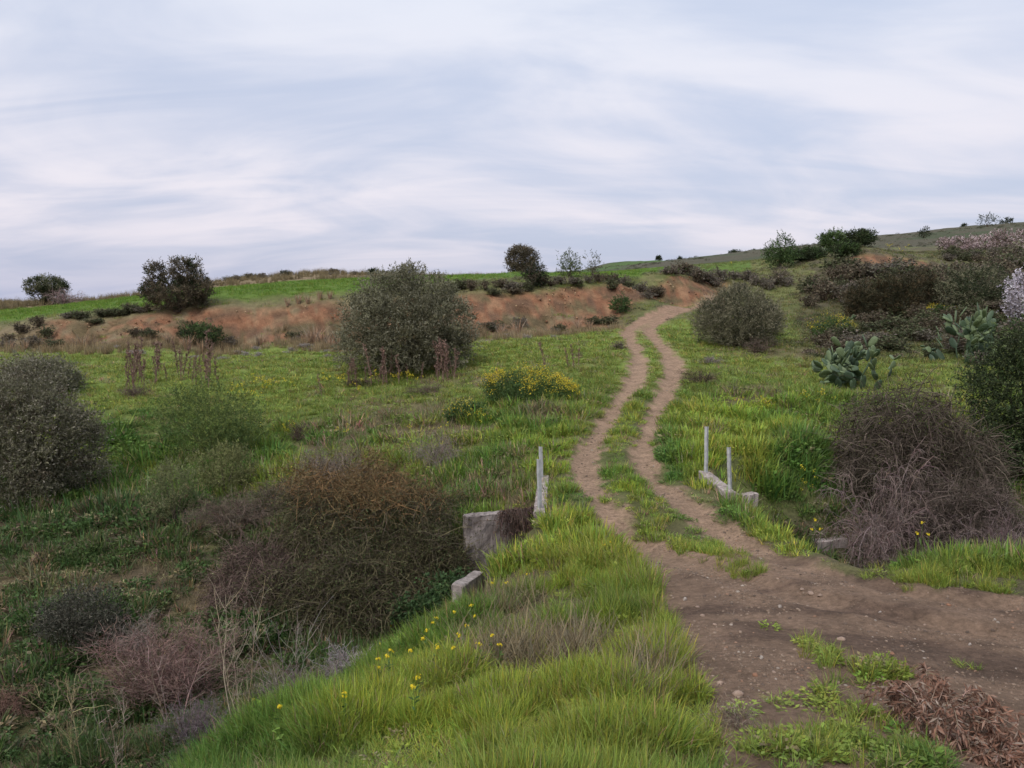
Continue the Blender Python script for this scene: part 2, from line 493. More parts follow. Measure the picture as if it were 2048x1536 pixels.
def ground_colour(X, Y, Z, z):
    px, py, n, nf, R = z['px'], z['py'], z['n'], z['nf'], z['R']
    c = np.empty(X.shape + (3,))

    def lay(col, w):
        w = w[..., None]
        c[:] = c * (1 - w) + np.asarray(col) * w
    c[:] = (0.095, 0.105, 0.038)
    lay((0.115, 0.092, 0.055), sstep(16, 12, Y) * 0.8)
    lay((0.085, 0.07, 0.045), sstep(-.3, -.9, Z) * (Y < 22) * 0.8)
    lay((0.13, 0.13, 0.05), sstep(0.45, 0.62, n) * 0.6)
    lay((0.155, 0.215, 0.04), sstep(24, 32, Y) * sstep(50, 46, Y) * 0.85)
    lay((0.20, 0.18, 0.09), sstep(24, 32, Y) * sstep(0.5, 0.66, n) * 0.35)
    lay((0.13, 0.095, 0.06), blob(px, py, BROWNISH, (nf - 0.5) * 0.8) * 0.7)
    lay((0.19, 0.145, 0.09), sstep(45, 49, Y) * sstep(56, 52, Y) * sstep(1300, 1200, px) * 0.9)      # dry margin at the foot of the cut
    lay((0.15, 0.16, 0.06), sstep(50, 60, Y) * (px > 1380) * 0.8)
    lay((0.10, 0.088, 0.055), sstep(32, 42, Y) * sstep(1560, 1640, px) * sstep(0.36, 0.52, n))
    lay((0.095, 0.15, 0.026), z['field'])
    lay((0.09, 0.15, 0.035), z['field'] * sstep(0.45, 0.6, fbm(X / 9, Y / 22, 61, 3)) * 0.6)
    lay((0.19, 0.145, 0.085), z['scrub_sky'])
    lay((0.060, 0.070, 0.038), z['hill'])
    lay((0.08, 0.074, 0.05), z['hill'] * sstep(0.42, 0.6, fbm(X / 12, Y / 25, 31, 4)))
    lay((0.07, 0.115, 0.035), z['hill'] * sstep(0.52, 0.66, fbm(X / 30, Y / 60, 41, 3)) * (px < 1660))
    rr = fbm(X * 0.9, Z * 3.0, 51, 4)
    lay((0.205, 0.098, 0.055), z['red'])
    lay((0.26, 0.155, 0.09), z['red'] * sstep(0.50, 0.64, rr) * 0.8)
    lay((0.115, 0.075, 0.048), z['red'] * sstep(0.50, 0.38, rr) * 0.8)
    lay((0.10, 0.085, 0.045), z['red'] * sstep(0.55, 0.64, fbm(X * 0.5, Y * 0.8, 53, 4)) * 0.85)
    lay((0.275, 0.188, 0.128), z['soil'])
    lay((0.215, 0.145, 0.10), z['soil'] * sstep(12.5, 9.5, Y))
    lay((0.115, 0.076, 0.055), z['soil'] * sstep(0.47, 0.62, fbm(X * 0.8 + 3, Y * 1.6, 71, 4)) * sstep(14, 9, Y) * 0.85)
    lay((0.26, 0.165, 0.11), z['soil'] * sstep(36, 46, Y) * 0.6)
    return c


# ------------------------------------------------------------------ materials
def colour_mat(name, rough=0.8, translucent=0.0, spec=0.25, var=0.25, bump=0.0, nscale=30.0, instancer=False):
    m = bpy.data.materials.new(name)
    m.use_nodes = True
    t = m.node_tree; L = t.links.new
    bs = t.nodes['Principled BSDF']; out = t.nodes['Material Output']
    at_ = nn(t, 'ShaderNodeAttribute', attribute_name='col')
    col = at_.outputs['Color']
    if instancer:
        ai = nn(t, 'ShaderNodeAttribute', attribute_name='tint')
        ai.attribute_type = 'INSTANCER'
        mm = nn(t, 'ShaderNodeMix', data_type='RGBA', blend_type='MULTIPLY')
        mm.inputs[0].default_value = 1.0
        L(col, mm.inputs[6]); L(ai.outputs['Color'], mm.inputs[7])
        col = mm.outputs[2]
    tc = nn(t, 'ShaderNodeTexCoord')
    nz = nn(t, 'ShaderNodeTexNoise')
    nz.inputs['Scale'].default_value = nscale
    nz.inputs['Detail'].default_value = 4
    L(tc.outputs['Object'], nz.inputs['Vector'])
    mr = nn(t, 'ShaderNodeMapRange')
    mr.inputs['From Min'].default_value = 0.3; mr.inputs['From Max'].default_value = 0.7
    mr.inputs['To Min'].default_value = 1 - var; mr.inputs['To Max'].default_value = 1 + var
    L(nz.outputs['Fac'], mr.inputs['Value'])
    sc = nn(t, 'ShaderNodeVectorMath', operation='SCALE')
    L(col, sc.inputs[0]); L(mr.outputs[0], sc.inputs['Scale'])
    L(sc.outputs[0], bs.inputs['Base Color'])
    bs.inputs['Roughness'].default_value = rough
    bs.inputs['Specular IOR Level'].default_value = spec
    if bump:
        b = nn(t, 'ShaderNodeBump')
        b.inputs['Strength'].default_value = bump; b.inputs['Distance'].default_value = 0.02
        L(nz.outputs['Fac'], b.inputs['Height']); L(b.outputs[0], bs.inputs['Normal'])
    if translucent:
        tr = nn(t, 'ShaderNodeBsdfTranslucent')
        L(sc.outputs[0], tr.inputs['Color'])
        mx = nn(t, 'ShaderNodeMixShader')
        mx.inputs[0].default_value = translucent
        L(bs.outputs[0], mx.inputs[1]); L(tr.outputs[0], mx.inputs[2]); L(mx.outputs[0], out.inputs['Surface'])
    return m


M_LEAF = colour_mat('leaf', 0.7, 0.25, 0.2, 0.2, 0, 3.0)
M_TWIG = colour_mat('twig', 0.9, 0, 0.1, 0.25, 0, 12.0)
M_BARK = colour_mat('bark', 0.9, 0, 0.1, 0.35, 0.6, 14.0)
M_GRASS = colour_mat('grass_blade', 0.6, 0.35, 0.3, 0.1, 0, 6.0, True)
M_PETAL = colour_mat('petal', 0.6, 0.3, 0.2, 0.1, 0, 9.0)
M_STONE = colour_mat('stone', 0.9, 0, 0.2, 0.3, 0.5, 25.0)
M_STONEI = colour_mat('stone_bit', 0.9, 0, 0.2, 0.3, 0.3, 25.0, True)
M_CACTUS = colour_mat('cactus_skin', 0.55, 0, 0.35, 0.22, 0.25, 18.0)
M_BUSHI = colour_mat('scrub_leaf', 0.8, 0.15, 0.15, 0.2, 0, 3.0, True)


def ground_mat():
    m = bpy.data.materials.new('ground_earth')
    m.use_nodes = True
    t = m.node_tree; L = t.links.new
    bs = t.nodes['Principled BSDF']
    a = nn(t, 'ShaderNodeAttribute', attribute_name='col')
    ad = nn(t, 'ShaderNodeAttribute', attribute_name='dirt')
    tc = nn(t, 'ShaderNodeTexCoord')

    def noise(s, d, r=0.6):
        nz = nn(t, 'ShaderNodeTexNoise')
        nz.inputs['Scale'].default_value = s; nz.inputs['Detail'].default_value = d
        nz.inputs['Roughness'].default_value = r
        L(tc.outputs['Object'], nz.inputs['Vector'])
        return nz.outputs['Fac']
    n1 = noise(2.2, 8, 0.65); n2 = noise(13, 8, 0.8)
    mr = nn(t, 'ShaderNodeMapRange')
    mr.inputs['From Min'].default_value = 0.3; mr.inputs['From Max'].default_value = 0.7
    mr.inputs['To Min'].default_value = 0.72; mr.inputs['To Max'].default_value = 1.28
    L(n1, mr.inputs['Value'])
    mr2 = nn(t, 'ShaderNodeMapRange')
    mr2.inputs['From Min'].default_value = 0.3; mr2.inputs['From Max'].default_value = 0.7
    mr2.inputs['To Min'].default_value = 0.5; mr2.inputs['To Max'].default_value = 1.5
    L(n2, mr2.inputs['Value'])
    mu = nn(t, 'ShaderNodeMath', operation='MULTIPLY')
    L(mr.outputs[0], mu.inputs[0]); L(mr2.outputs[0], mu.inputs[1])
    sc = nn(t, 'ShaderNodeVectorMath', operation='SCALE')
    L(a.outputs['Color'], sc.inputs[0]); L(mu.outputs[0], sc.inputs['Scale'])
    # pale grit in the bare earth
    vo = nn(t, 'ShaderNodeTexVoronoi'); vo.inputs['Scale'].default_value = 26
    L(tc.outputs['Object'], vo.inputs['Vector'])
    lt = nn(t, 'ShaderNodeMath', operation='LESS_THAN'); lt.inputs[1].default_value = 0.24
    L(vo.outputs['Distance'], lt.inputs[0])
    sepc = nn(t, 'ShaderNodeSeparateColor'); L(vo.outputs['Color'], sepc.inputs[0])
    gt = nn(t, 'ShaderNodeMath', operation='GREATER_THAN'); gt.inputs[1].default_value = 0.72
    L(sepc.outputs[0], gt.inputs[0])
    m1 = nn(t, 'ShaderNodeMath', operation='MULTIPLY'); L(lt.outputs[0], m1.inputs[0]); L(gt.outputs[0], m1.inputs[1])
    m2 = nn(t, 'ShaderNodeMath', operation='MULTIPLY'); L(m1.outputs[0], m2.inputs[0]); L(ad.outputs['Fac'], m2.inputs[1])
    m3 = nn(t, 'ShaderNodeMath', operation='MULTIPLY'); L(m2.outputs[0], m3.inputs[0]); m3.inputs[1].default_value = 0.28
    mx = nn(t, 'ShaderNodeMix', data_type='RGBA')
    L(m3.outputs[0], mx.inputs[0]); L(sc.outputs[0], mx.inputs[6]); mx.inputs[7].default_value = (0.36, 0.29, 0.23, 1)
    L(mx.outputs[2], bs.inputs['Base Color'])
    bs.inputs['Roughness'].default_value = 0.95
    bs.inputs['Specular IOR Level'].default_value = 0.15
    ah = nn(t, 'ShaderNodeMath', operation='ADD'); L(n2, ah.inputs[0]); L(m2.outputs[0], ah.inputs[1])
    b = nn(t, 'ShaderNodeBump'); b.inputs['Strength'].default_value = 1.0; b.inputs['Distance'].default_value = 0.05
    L(ah.outputs[0], b.inputs['Height']); L(b.outputs[0], bs.inputs['Normal'])
    return m


M_GROUND = ground_mat()


# ------------------------------------------------------------------ terrain mesh
def build_terrain():
    fine = np.arange(-0.74, 0.7401, 0.0038)
    coarse = np.linspace(0.74, 2 * math.pi - 0.74, 64)[1:-1]
    th = np.concatenate([fine, coarse])
    rad = np.concatenate([[0.05, 0.5, 1.0, 1.5], np.exp(np.arange(math.log(2.0), math.log(85), 0.0105)), np.exp(np.arange(math.log(85), math.log(520), 0.017)), np.exp(np.arange(math.log(530), math.log(4500), 0.15))])
    T, R = np.meshgrid(th, rad)
    X, Y = R * np.sin(T), R * np.cos(T)
    Z = H(X, Y)
    Z[0] = Z[0].mean()
    zo = zones(X, Y, Z)
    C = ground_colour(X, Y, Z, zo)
    # the cut face is broken into ledges and lumps
    lump = (fbm(X * 1.2, Y * 1.2 + Z * 2, 81, 4) - 0.5)
    Y2 = Y - zo['red'] * (lump * 1.6 + 0.5 * (np.abs(fbm(X * .55, X * 0 + Z * .25, 83, 3) - .5) * 4 - .5))
    nr, nt = T.shape
    idx = np.arange(nr * nt).reshape(nr, nt)
    nx = np.roll(idx, -1, axis=1)
    Fq = np.stack([idx[:-1], idx[1:], nx[1:], nx[:-1]], -1).reshape(-1, 4)[:, ::-1]
    V = np.stack([X, Y2, Z], -1).reshape(-1, 3)
    C = C.reshape(-1, 3); D = zo['soil'].ravel(); RD = zo['red'].ravel(); FD = zo['field'].ravel(); HL = zo['hill'].ravel()
    # vertex normals over the whole sheet, so the pieces meet without a seam
    a, b, c, d = (V[Fq[:, i]] for i in range(4))
    fn = np.cross(c - a, d - b)
    VN = np.zeros_like(V)
    for i in range(4):
        for k in range(3):
            VN[:, k] += np.bincount(Fq[:, i], weights=fn[:, k], minlength=len(V))
    VN /= np.linalg.norm(VN, axis=1)[:, None] + 1e-9
    fm = lambda w: w[Fq].mean(1)
    kind = np.zeros(len(Fq), int)
    kind[fm(HL) > 0.5] = 4
    kind[fm(FD) > 0.5] = 3
    kind[fm(RD) > 0.5] = 2
    kind[fm(D) > 0.5] = 1
    for k, nm in enumerate(('ground', 'dirt_track', 'earth_cutting', 'green_field', 'hills')):
        f = Fq[kind == k]
        if not len(f):
            continue
        u, inv = np.unique(f, return_inverse=True)
        me = mesh_np(nm, V[u], inv.reshape(-1, 4), C[u], True, {'dirt': np.maximum(D, RD * 0.7)[u]})
        me.normals_split_custom_set_from_vertices(VN[u].tolist())
        o = link(nm, me, M_GROUND)
        tag(o, kind='structure')


build_terrain()
RNG = np.random.RandomState(7)


# ------------------------------------------------------------------ plant geometry
def unit(v):
    return v / (np.linalg.norm(v, axis=-1, keepdims=True) + 1e-9)


def rnd_dir(rs, n):
    return unit(rs.normal(size=(n, 3)))


def leaves(P0, A, ln, wd, rs, droop=0.0):
    """one kite shaped, lightly folded leaf per row; 4 verts, 1 quad"""
    n = len(P0)
    A = unit(A); B = unit(np.cross(A, rnd_dir(rs, n))); Nn = np.cross(A, B)
    ln = np.asarray(ln).reshape(-1, 1) * np.ones((n, 1)); wd = np.asarray(wd).reshape(-1, 1) * np.ones((n, 1))
    mid = P0 + A * ln * 0.45
    tip = P0 + A * ln - Nn * ln * 0.12; tip[:, 2] -= droop * ln[:, 0]
    V = np.stack([P0, mid + B * wd * 0.5, tip, mid - B * wd * 0.5], 1).reshape(-1, 3)
    Fa = np.arange(n * 4).reshape(n, 4)
    return V, Fa


def polytubes(pts, rad, sides=3):
    """pts (N,K,3), rad (N,K) -> tubes"""
    N, K, _ = pts.shape
    tg = np.empty_like(pts)
    tg[:, 1:-1] = pts[:, 2:] - pts[:, :-2]; tg[:, 0] = pts[:, 1] - pts[:, 0]; tg[:, -1] = pts[:, -1] - pts[:, -2]
    tg = unit(tg)
    ref = np.where(np.abs(tg[..., 2:3]) < 0.9, np.array([0, 0, 1.0]), np.array([1.0, 0, 0]))
    b = unit(np.cross(tg, ref)); c = np.cross(tg, b)
    an = np.arange(sides) * 2 * math.pi / sides
    V = pts[:, :, None] + rad[:, :, None, None] * (np.cos(an)[:, None] * b[:, :, None] + np.sin(an)[:, None] * c[:, :, None])
    idx = np.arange(N * K * sides).reshape(N, K, sides)
    nx = np.roll(idx, -1, 2)
    Fa = np.stack([idx[:, :-1], nx[:, :-1], nx[:, 1:], idx[:, 1:]], -1).reshape(-1, 4)
    return V.reshape(-1, 3), Fa


def fine_twigs(pts, rad, rs):
    """hair-fine twigs: a tapering strip, each turned its own way"""
    N, K, _ = pts.shape
    sd = unit(np.cross(pts[:, -1] - pts[:, 0], rnd_dir(rs, N)))[:, None] * rad[..., None] * 1.15
    V = np.stack([pts - sd, pts + sd], 2)
    idx = np.arange(N * K * 2).reshape(N, K, 2)
    Fa = np.stack([idx[:, :-1, 0], idx[:, :-1, 1], idx[:, 1:, 1], idx[:, 1:, 0]], -1).reshape(-1, 4)
    return V.reshape(-1, 3), Fa


def grow(S, D, ln, K, rs, wig=0.25, up=0.0, grav=0.0):
    """polylines from S along D with wandering"""
    N = len(S)
    pts = np.empty((N, K + 1, 3)); pts[:, 0] = S
    d = unit(D)
    st = np.asarray(ln).reshape(-1, 1) / K * np.ones((N, 1))
    for k in range(K):
        d = unit(d + rs.normal(size=(N, 3)) * wig + np.array([0, 0, up - grav * (k + 1) / K]))
        pts[:, k + 1] = pts[:, k] + d * st
    return pts


def sample_on(pts, rs, n, lo=0.25, hi=1.0):
    N, K, _ = pts.shape
    i = rs.randint(0, N, n); t = (lo + (hi - lo) * rs.rand(n)) * (K - 1)
    k = np.minimum(t.astype(int), K - 2); f = (t - k)[:, None]
    p = pts[i, k] * (1 - f) + pts[i, k + 1] * f
    return p, unit(pts[i, k + 1] - pts[i, k]), i


class Geo:
    def __init__(self):
        self.V, self.F, self.C, self.n = [], [], [], 0

    def add(self, V, Fa, C):
        C = np.broadcast_to(np.asarray(C, float), (len(V), 3)) if np.ndim(C) == 1 else C
        self.V.append(V); self.F.append(Fa + self.n); self.C.append(C); self.n += len(V)
        return self

    def mesh(self, name, smooth=False):
        return mesh_np(name, np.concatenate(self.V), np.concatenate(self.F), np.concatenate(self.C), smooth)


def tint(rs, base, n, amt=0.25, rep=4, alt=None, altp=0.0):
    c = np.asarray(base)[None] * (1 + amt * rs.normal(size=(n, 1))) * (1 + 0.06 * rs.normal(size=(n, 3)))
    if alt is not None:
        w = (rs.rand(n, 1) < altp)
        c = np.where(w, np.asarray(alt)[None] * (1 + amt * rs.normal(size=(n, 1))), c)
    return np.repeat(np.clip(c, 0.004, 0.9), rep, 0)


def crown_mesh(name, seed, lobes, nclump, per, leaf, wid, pal, clump_r, upw=0.35, sil=None):
    """foliage as thousands of leaves set along sprigs in clumps; lobes are (cx,cy,cz,rx,ry,rz)"""
    rs = np.random.RandomState(seed)
    lob = np.array(lobes, float)
    vol = (lob[:, 3] * lob[:, 4] + lob[:, 4] * lob[:, 5] + lob[:, 3] * lob[:, 5]); pr = vol / vol.sum()
    i = rs.choice(len(lob), nclump * 3, p=pr)
    dr = rnd_dir(rs, len(i))
    fr = 0.35 + 0.65 * rs.rand(len(i), 1) ** 0.45
    lump = 0.86 + 0.28 * vnoise(dr[:, 0] * 2.3 + i * 3, dr[:, 1] * 2.3 + dr[:, 2] * 3.1, seed)[:, None]
    c = lob[i, :3] + dr * lob[i, 3:] * fr * lump
    # drop clump centres that lie deep inside another lobe, or under the ground
    deep = np.zeros(len(c), bool)
    for q in lob:
        deep |= (np.linalg.norm((c - q[:3]) / q[3:], axis=1) < 0.45)
    ok = (c[:, 2] > 0.02) & ~(deep & (rs.rand(len(c)) < 0.75))
    c = c[ok][:nclump]; dr = dr[ok][:nclump]
    n = len(c)
    pali = np.array(pal, float)
    cc = pali[rs.randint(0, len(pali), n)] * (1 + 0.18 * rs.normal(size=(n, 1)))
    # sprigs
    ns = max(1, per // 6)
    so = np.repeat(c, ns, 0) + rs.normal(size=(n * ns, 3)) * clump_r * np.array([1, 1, 0.8])
    sd = unit(np.repeat(dr, ns, 0) * 0.7 + rs.normal(size=(n * ns, 3)) * 0.55 + np.array([0, 0, upw]))
    sl = leaf * (1.1 + 1.3 * rs.rand(n * ns, 1))
    m = 6
    t = np.tile(np.linspace(0.05, 1, m), n * ns)[:, None]
    base = np.repeat(so, m, 0) + np.repeat(sd * sl, m, 0) * t
    ax = unit(np.repeat(sd, m, 0) * 0.8 + rs.normal(size=base.shape) * 0.6)
    ll = leaf * (0.7 + 0.6 * rs.rand(len(base)))
    V, Fa = leaves(base, ax, ll, wid * (0.7 + 0.6 * rs.rand(len(base))), rs)
    col = np.repeat(np.repeat(cc, ns, 0), m, 0) * (1 + 0.15 * rs.normal(size=(len(base), 1)))
    if sil is not None:      # young silvery leaves at the sprig ends
        w = (t > 0.7) * (rs.rand(len(base), 1) < 0.6)
        col = np.where(w, np.asarray(sil)[None] * (0.8 + 0.4 * rs.rand(len(base), 1)), col)
    V[:, 2] = np.maximum(V[:, 2], 0.01)
    return mesh_np(name, V, Fa, np.repeat(np.clip(col, 0.006, 0.9), 4, 0)), c


def trunk_mesh(name, seed, c, r0, col=(0.10, 0.08, 0.06), nl=16, stems=3):
    rs = np.random.RandomState(seed + 99)
    g = Geo()
    pick = c[rs.choice(len(c), min(nl, len(c)), replace=False)]
    base = np.zeros((len(pick), 3)); base[:, :2] = rs.normal(size=(len(pick), 2)) * r0 * 0.9; base[:, 2] = -0.15
    K = 7
    t = np.linspace(0, 1, K)[None, :, None]
    ctrl = np.stack([pick[:, 0] * 0.25, pick[:, 1] * 0.25, pick[:, 2] * 0.55], -1)[:, None]
    pts = base[:, None] * (1 - t) ** 2 + 2 * ctrl * t * (1 - t) + pick[:, None] * t ** 2
    pts[:, 1:-1] += rs.normal(size=pts[:, 1:-1].shape) * r0 * 0.35
    rad = np.maximum(r0 * (1 - 0.9 * np.linspace(0, 1, K))[None] * (0.4 + 0.6 * rs.rand(len(pick), 1)), r0 * 0.06)
    V, Fa = polytubes(pts, rad, 5)
    g.add(V, Fa, tint(rs, col, len(V), 0.12, 1))
    return g.mesh(name, True)


def twig_mesh(name, seed, rx, ry, rz, n0, n1, n2, thick, col, col2, spread=1.0, leafn=0, leafcol=None, leafsz=0.03, wig=0.22, grav=0.0, up=0.12, lens=(0.45, 0.22)):
    """dry or thinly leaved shrub: stems, branches and fine twigs as real tubes"""
    rs = np.random.RandomState(seed)
    g = Geo()
    h = math.sqrt(rx * ry)
    a = rs.rand(n0) * 2 * math.pi; el = rs.rand(n0) ** 0.8
    D = np.stack([np.cos(a) * rx * spread * el, np.sin(a) * ry * spread * el, rz * (0.45 + 0.75 * (1 - el * 0.6)) * np.ones(n0)], -1)
    L0 = np.linalg.norm(D, axis=1) * (0.75 + 0.35 * rs.rand(n0))
    S = np.stack([np.cos(a) * rx * 0.12 * rs.rand(n0), np.sin(a) * ry * 0.12 * rs.rand(n0), np.full(n0, -0.05)], -1)
    p0 = grow(S, D, L0, 7, rs, wig, up, grav)
    V, Fa = polytubes(p0, thick * np.linspace(1, 0.35, 8)[None] * (0.6 + 0.6 * rs.rand(n0, 1)), 4)
    g.add(V, Fa, tint(rs, col, n0, 0.2, 32))
    s1, t1, i1 = sample_on(p0, rs, n1, 0.2, 1)
    d1 = unit(t1 * 0.7 + rnd_dir(rs, n1) * 0.85 + unit(s1 * np.array([1, 1, 0.3])) * 0.35)
    p1 = grow(s1, d1, h * lens[0] * (0.5 + rs.rand(n1)), 5, rs, wig * 1.2, up, grav * 1.3)
    V, Fa = polytubes(p1, thick * 0.45 * np.linspace(1, 0.4, 6)[None] * (0.6 + 0.6 * rs.rand(n1, 1)), 3)
    g.add(V, Fa, tint(rs, col, n1, 0.22, 18, col2, 0.4))
    s2, t2, _ = sample_on(p1, rs, n2, 0.1, 1)
    d2 = unit(t2 * 0.7 + rnd_dir(rs, n2) * 0.9)
    p2 = grow(s2, d2, h * lens[1] * (0.4 + rs.rand(n2)), 3, rs, wig * 1.5, up * 0.7, grav * 1.5)
    V, Fa = fine_twigs(p2, thick * 0.22 * np.linspace(1, 0.5, 4)[None] * np.ones((n2, 1)), rs)
    g.add(V, Fa, tint(rs, col2, n2, 0.25, 8, col, 0.4))
    g2 = None
    if leafn:
        s3, t3, _ = sample_on(p2, rs, leafn, 0.0, 1)
        V, Fa = leaves(s3, t3 * 0.5 + rnd_dir(rs, leafn), leafsz * (0.6 + 0.8 * rs.rand(leafn)), leafsz * 0.55, rs)
        g2 = Geo().add(V, Fa, tint(rs, leafcol[0], leafn, 0.25, 4, leafcol[1], 0.35))
        for q in g2.V: q[:, 2] = np.maximum(q[:, 2], 0.0)
    for q in g.V: q[:, 2] = np.maximum(q[:, 2], -0.15)
    return g.mesh(name), (g2.mesh(name + '_leaf') if g2 else None)


# ------------------------------------------------------------------ scattered ground cover (uncountable): one object each
PROTO = {}


def proto_coll(name, meshes, mat):
    c = bpy.data.collections.new(name)
    for i, me in enumerate(meshes):
        me.materials.append(mat)
        o = bpy.data.objects.new('%s_%02d' % (name, i), me)
        c.objects.link(o)
    return c


def tuft(seed, nb, h, w, rad, lean, K=4, curl=0.5, hv=0.35, dead_f=(1.9, 1.15, 2.0)):
    rs = np.random.RandomState(seed)
    a = rs.rand(nb) * 2 * math.pi; r = rad * np.sqrt(rs.rand(nb))
    S = np.stack([r * np.cos(a), r * np.sin(a), np.full(nb, -0.03)], -1)
    b = a + rs.normal(size=nb) * 0.9
    ln = lean * (0.3 + rs.rand(nb))
    D = unit(np.stack([np.cos(b) * ln, np.sin(b) * ln, np.ones(nb)], -1))
    hh = h * (1 - hv + 2 * hv * rs.rand(nb))
    pts = np.empty((nb, K + 1, 3)); pts[:, 0] = S
    d = D.copy(); bend = np.stack([np.cos(b), np.sin(b), -0.4 * np.ones(nb)], -1) * (curl * rs.rand(nb, 1) ** 1.5)
    for k in range(K):
        d = unit(d + bend * (k + 1) / K * 0.6)
        pts[:, k + 1] = pts[:, k] + d * (hh / K)[:, None]
    side = np.stack([-np.sin(b), np.cos(b), np.zeros(nb)], -1)
    tw = rs.rand(nb) * math.pi
    side = side * np.cos(tw)[:, None] + np.stack([np.cos(b), np.sin(b), np.zeros(nb)], -1) * np.sin(tw)[:, None]
    ww = w * (0.6 + 0.8 * rs.rand(nb))[:, None] * np.array([0.8, 1.0, 0.85, 0.55, 0.08][:K + 1] if K == 4 else np.linspace(1, 0.1, K + 1))[None]
    V = np.stack([pts - side[:, None] * ww[..., None] * 0.5, pts + side[:, None] * ww[..., None] * 0.5], 2)
    idx = np.arange(nb * (K + 1) * 2).reshape(nb, K + 1, 2)
    Fa = np.stack([idx[:, :-1, 0], idx[:, :-1, 1], idx[:, 1:, 1], idx[:, 1:, 0]], -1).reshape(-1, 4)
    hue = rs.normal(size=(nb, 1))
    C = np.ones((nb, 3)) * (1 + 0.22 * rs.normal(size=(nb, 1))) * (1 + hue * np.array([[0.14, 0.03, -0.05]]))
    dead = rs.rand(nb, 1) < 0.10
    C = np.where(dead, np.array([dead_f]), C)
    return mesh_np('tuft', V.reshape(-1, 3), Fa, np.repeat(np.clip(C, 0.3, 2.2), (K + 1) * 2, 0))


def weed(seed, n, rad, size, wide=0.5):
    rs = np.random.RandomState(seed)
    a = rs.rand(n) * 2 * math.pi; r = rad * np.sqrt(rs.rand(n))
    S = np.stack([r * np.cos(a), r * np.sin(a), 0.02 + rs.rand(n) * rad * 0.7], -1)
    A = np.stack([np.cos(a), np.sin(a), 0.2 + 0.6 * rs.rand(n)], -1) + rs.normal(size=(n, 3)) * 0.35
    V, Fa = leaves(S, A, size * (0.6 + 0.8 * rs.rand(n)), size * wide, rs, 0.1)
    return mesh_np('weed', V, Fa, np.repeat(np.clip(1 + 0.25 * rs.normal(size=(n, 1)), 0.4, 1.8) * np.ones((1, 3)), 4, 0))


def flower_sprig(seed, n, h):
    rs = np.random.RandomState(seed)
    g = Geo()
    S = np.zeros((n, 3)); S[:, :2] = rs.normal(size=(n, 2)) * h * 0.25
    p = grow(S, np.stack([rs.normal(size=n) * .25, rs.normal(size=n) * .25, np.ones(n)], -1), h * (0.6 + .6 * rs.rand(n)), 3, rs, 0.1)
    V, Fa = polytubes(p, np.full((n, 4), h * 0.008), 3)
    g.add(V, Fa, np.array([0.16, 0.3, 0.2]))
    m = 9
    t = np.repeat(p[:, -1], m, 0) + rs.normal(size=(n * m, 3)) * h * 0.055
    V, Fa = leaves(t, rnd_dir(rs, n * m) + np.array([0, 0, .4]), h * 0.07, h * 0.06, rs)
    g.add(V, Fa, np.array([1.0, 1.0, 1.0]))
    return g.mesh('flower_sprig')


def rock_mesh(name, seed, r=1.0, sub=1, col=(1, 1, 1), flat=0.65):
    rs = np.random.RandomState(seed)
    bm = bmesh.new()
    bmesh.ops.create_icosphere(bm, subdivisions=sub, radius=r)
    sx = np.array([1, 0.6 + 0.4 * rs.rand(), flat * (0.7 + 0.5 * rs.rand())])
    pl = rnd_dir(rs, 7); po = 0.62 + 0.3 * rs.rand(7)
    for v in bm.verts:
        c = np.array(v.co) / r
        for q, o_ in zip(pl, po):
            dd = c @ q - o_
            if dd > 0: c = c - q * dd
        v.co = Vector(c * sx * r * (1 + 0.08 * rs.normal()))
    V = np.array([v.co[:] for v in bm.verts]); Fa = np.array([[v.index for v in f.verts] for f in bm.faces])
    bm.free()
    C = np.asarray(col)[None] * (1 + 0.1 * rs.normal(size=(len(V), 1)))
    return mesh_np(name, V, Fa, np.clip(C, 0.02, 1.5))


def scrub_ball(seed, n, col_var=0.3):
    rs = np.random.RandomState(seed)
    d = rnd_dir(rs, n); d[:, 2] = np.abs(d[:, 2])
    S = d * np.array([1, 1, 0.75]) * (0.35 + 0.6 * rs.rand(n, 1) ** .5) * (0.75 + 0.5 * vnoise(d[:, 0] * 2 + seed, d[:, 1] * 2, seed))[:, None]
    V, Fa = leaves(S, d + rs.normal(size=(n, 3)) * .6, 0.22 + .2 * rs.rand(n), 0.1, rs)
    return mesh_np('scrub', V, Fa, np.repeat(np.clip(1 + col_var * rs.normal(size=(n, 1)), 0.3, 1.9) * np.ones((1, 3)), 4, 0))


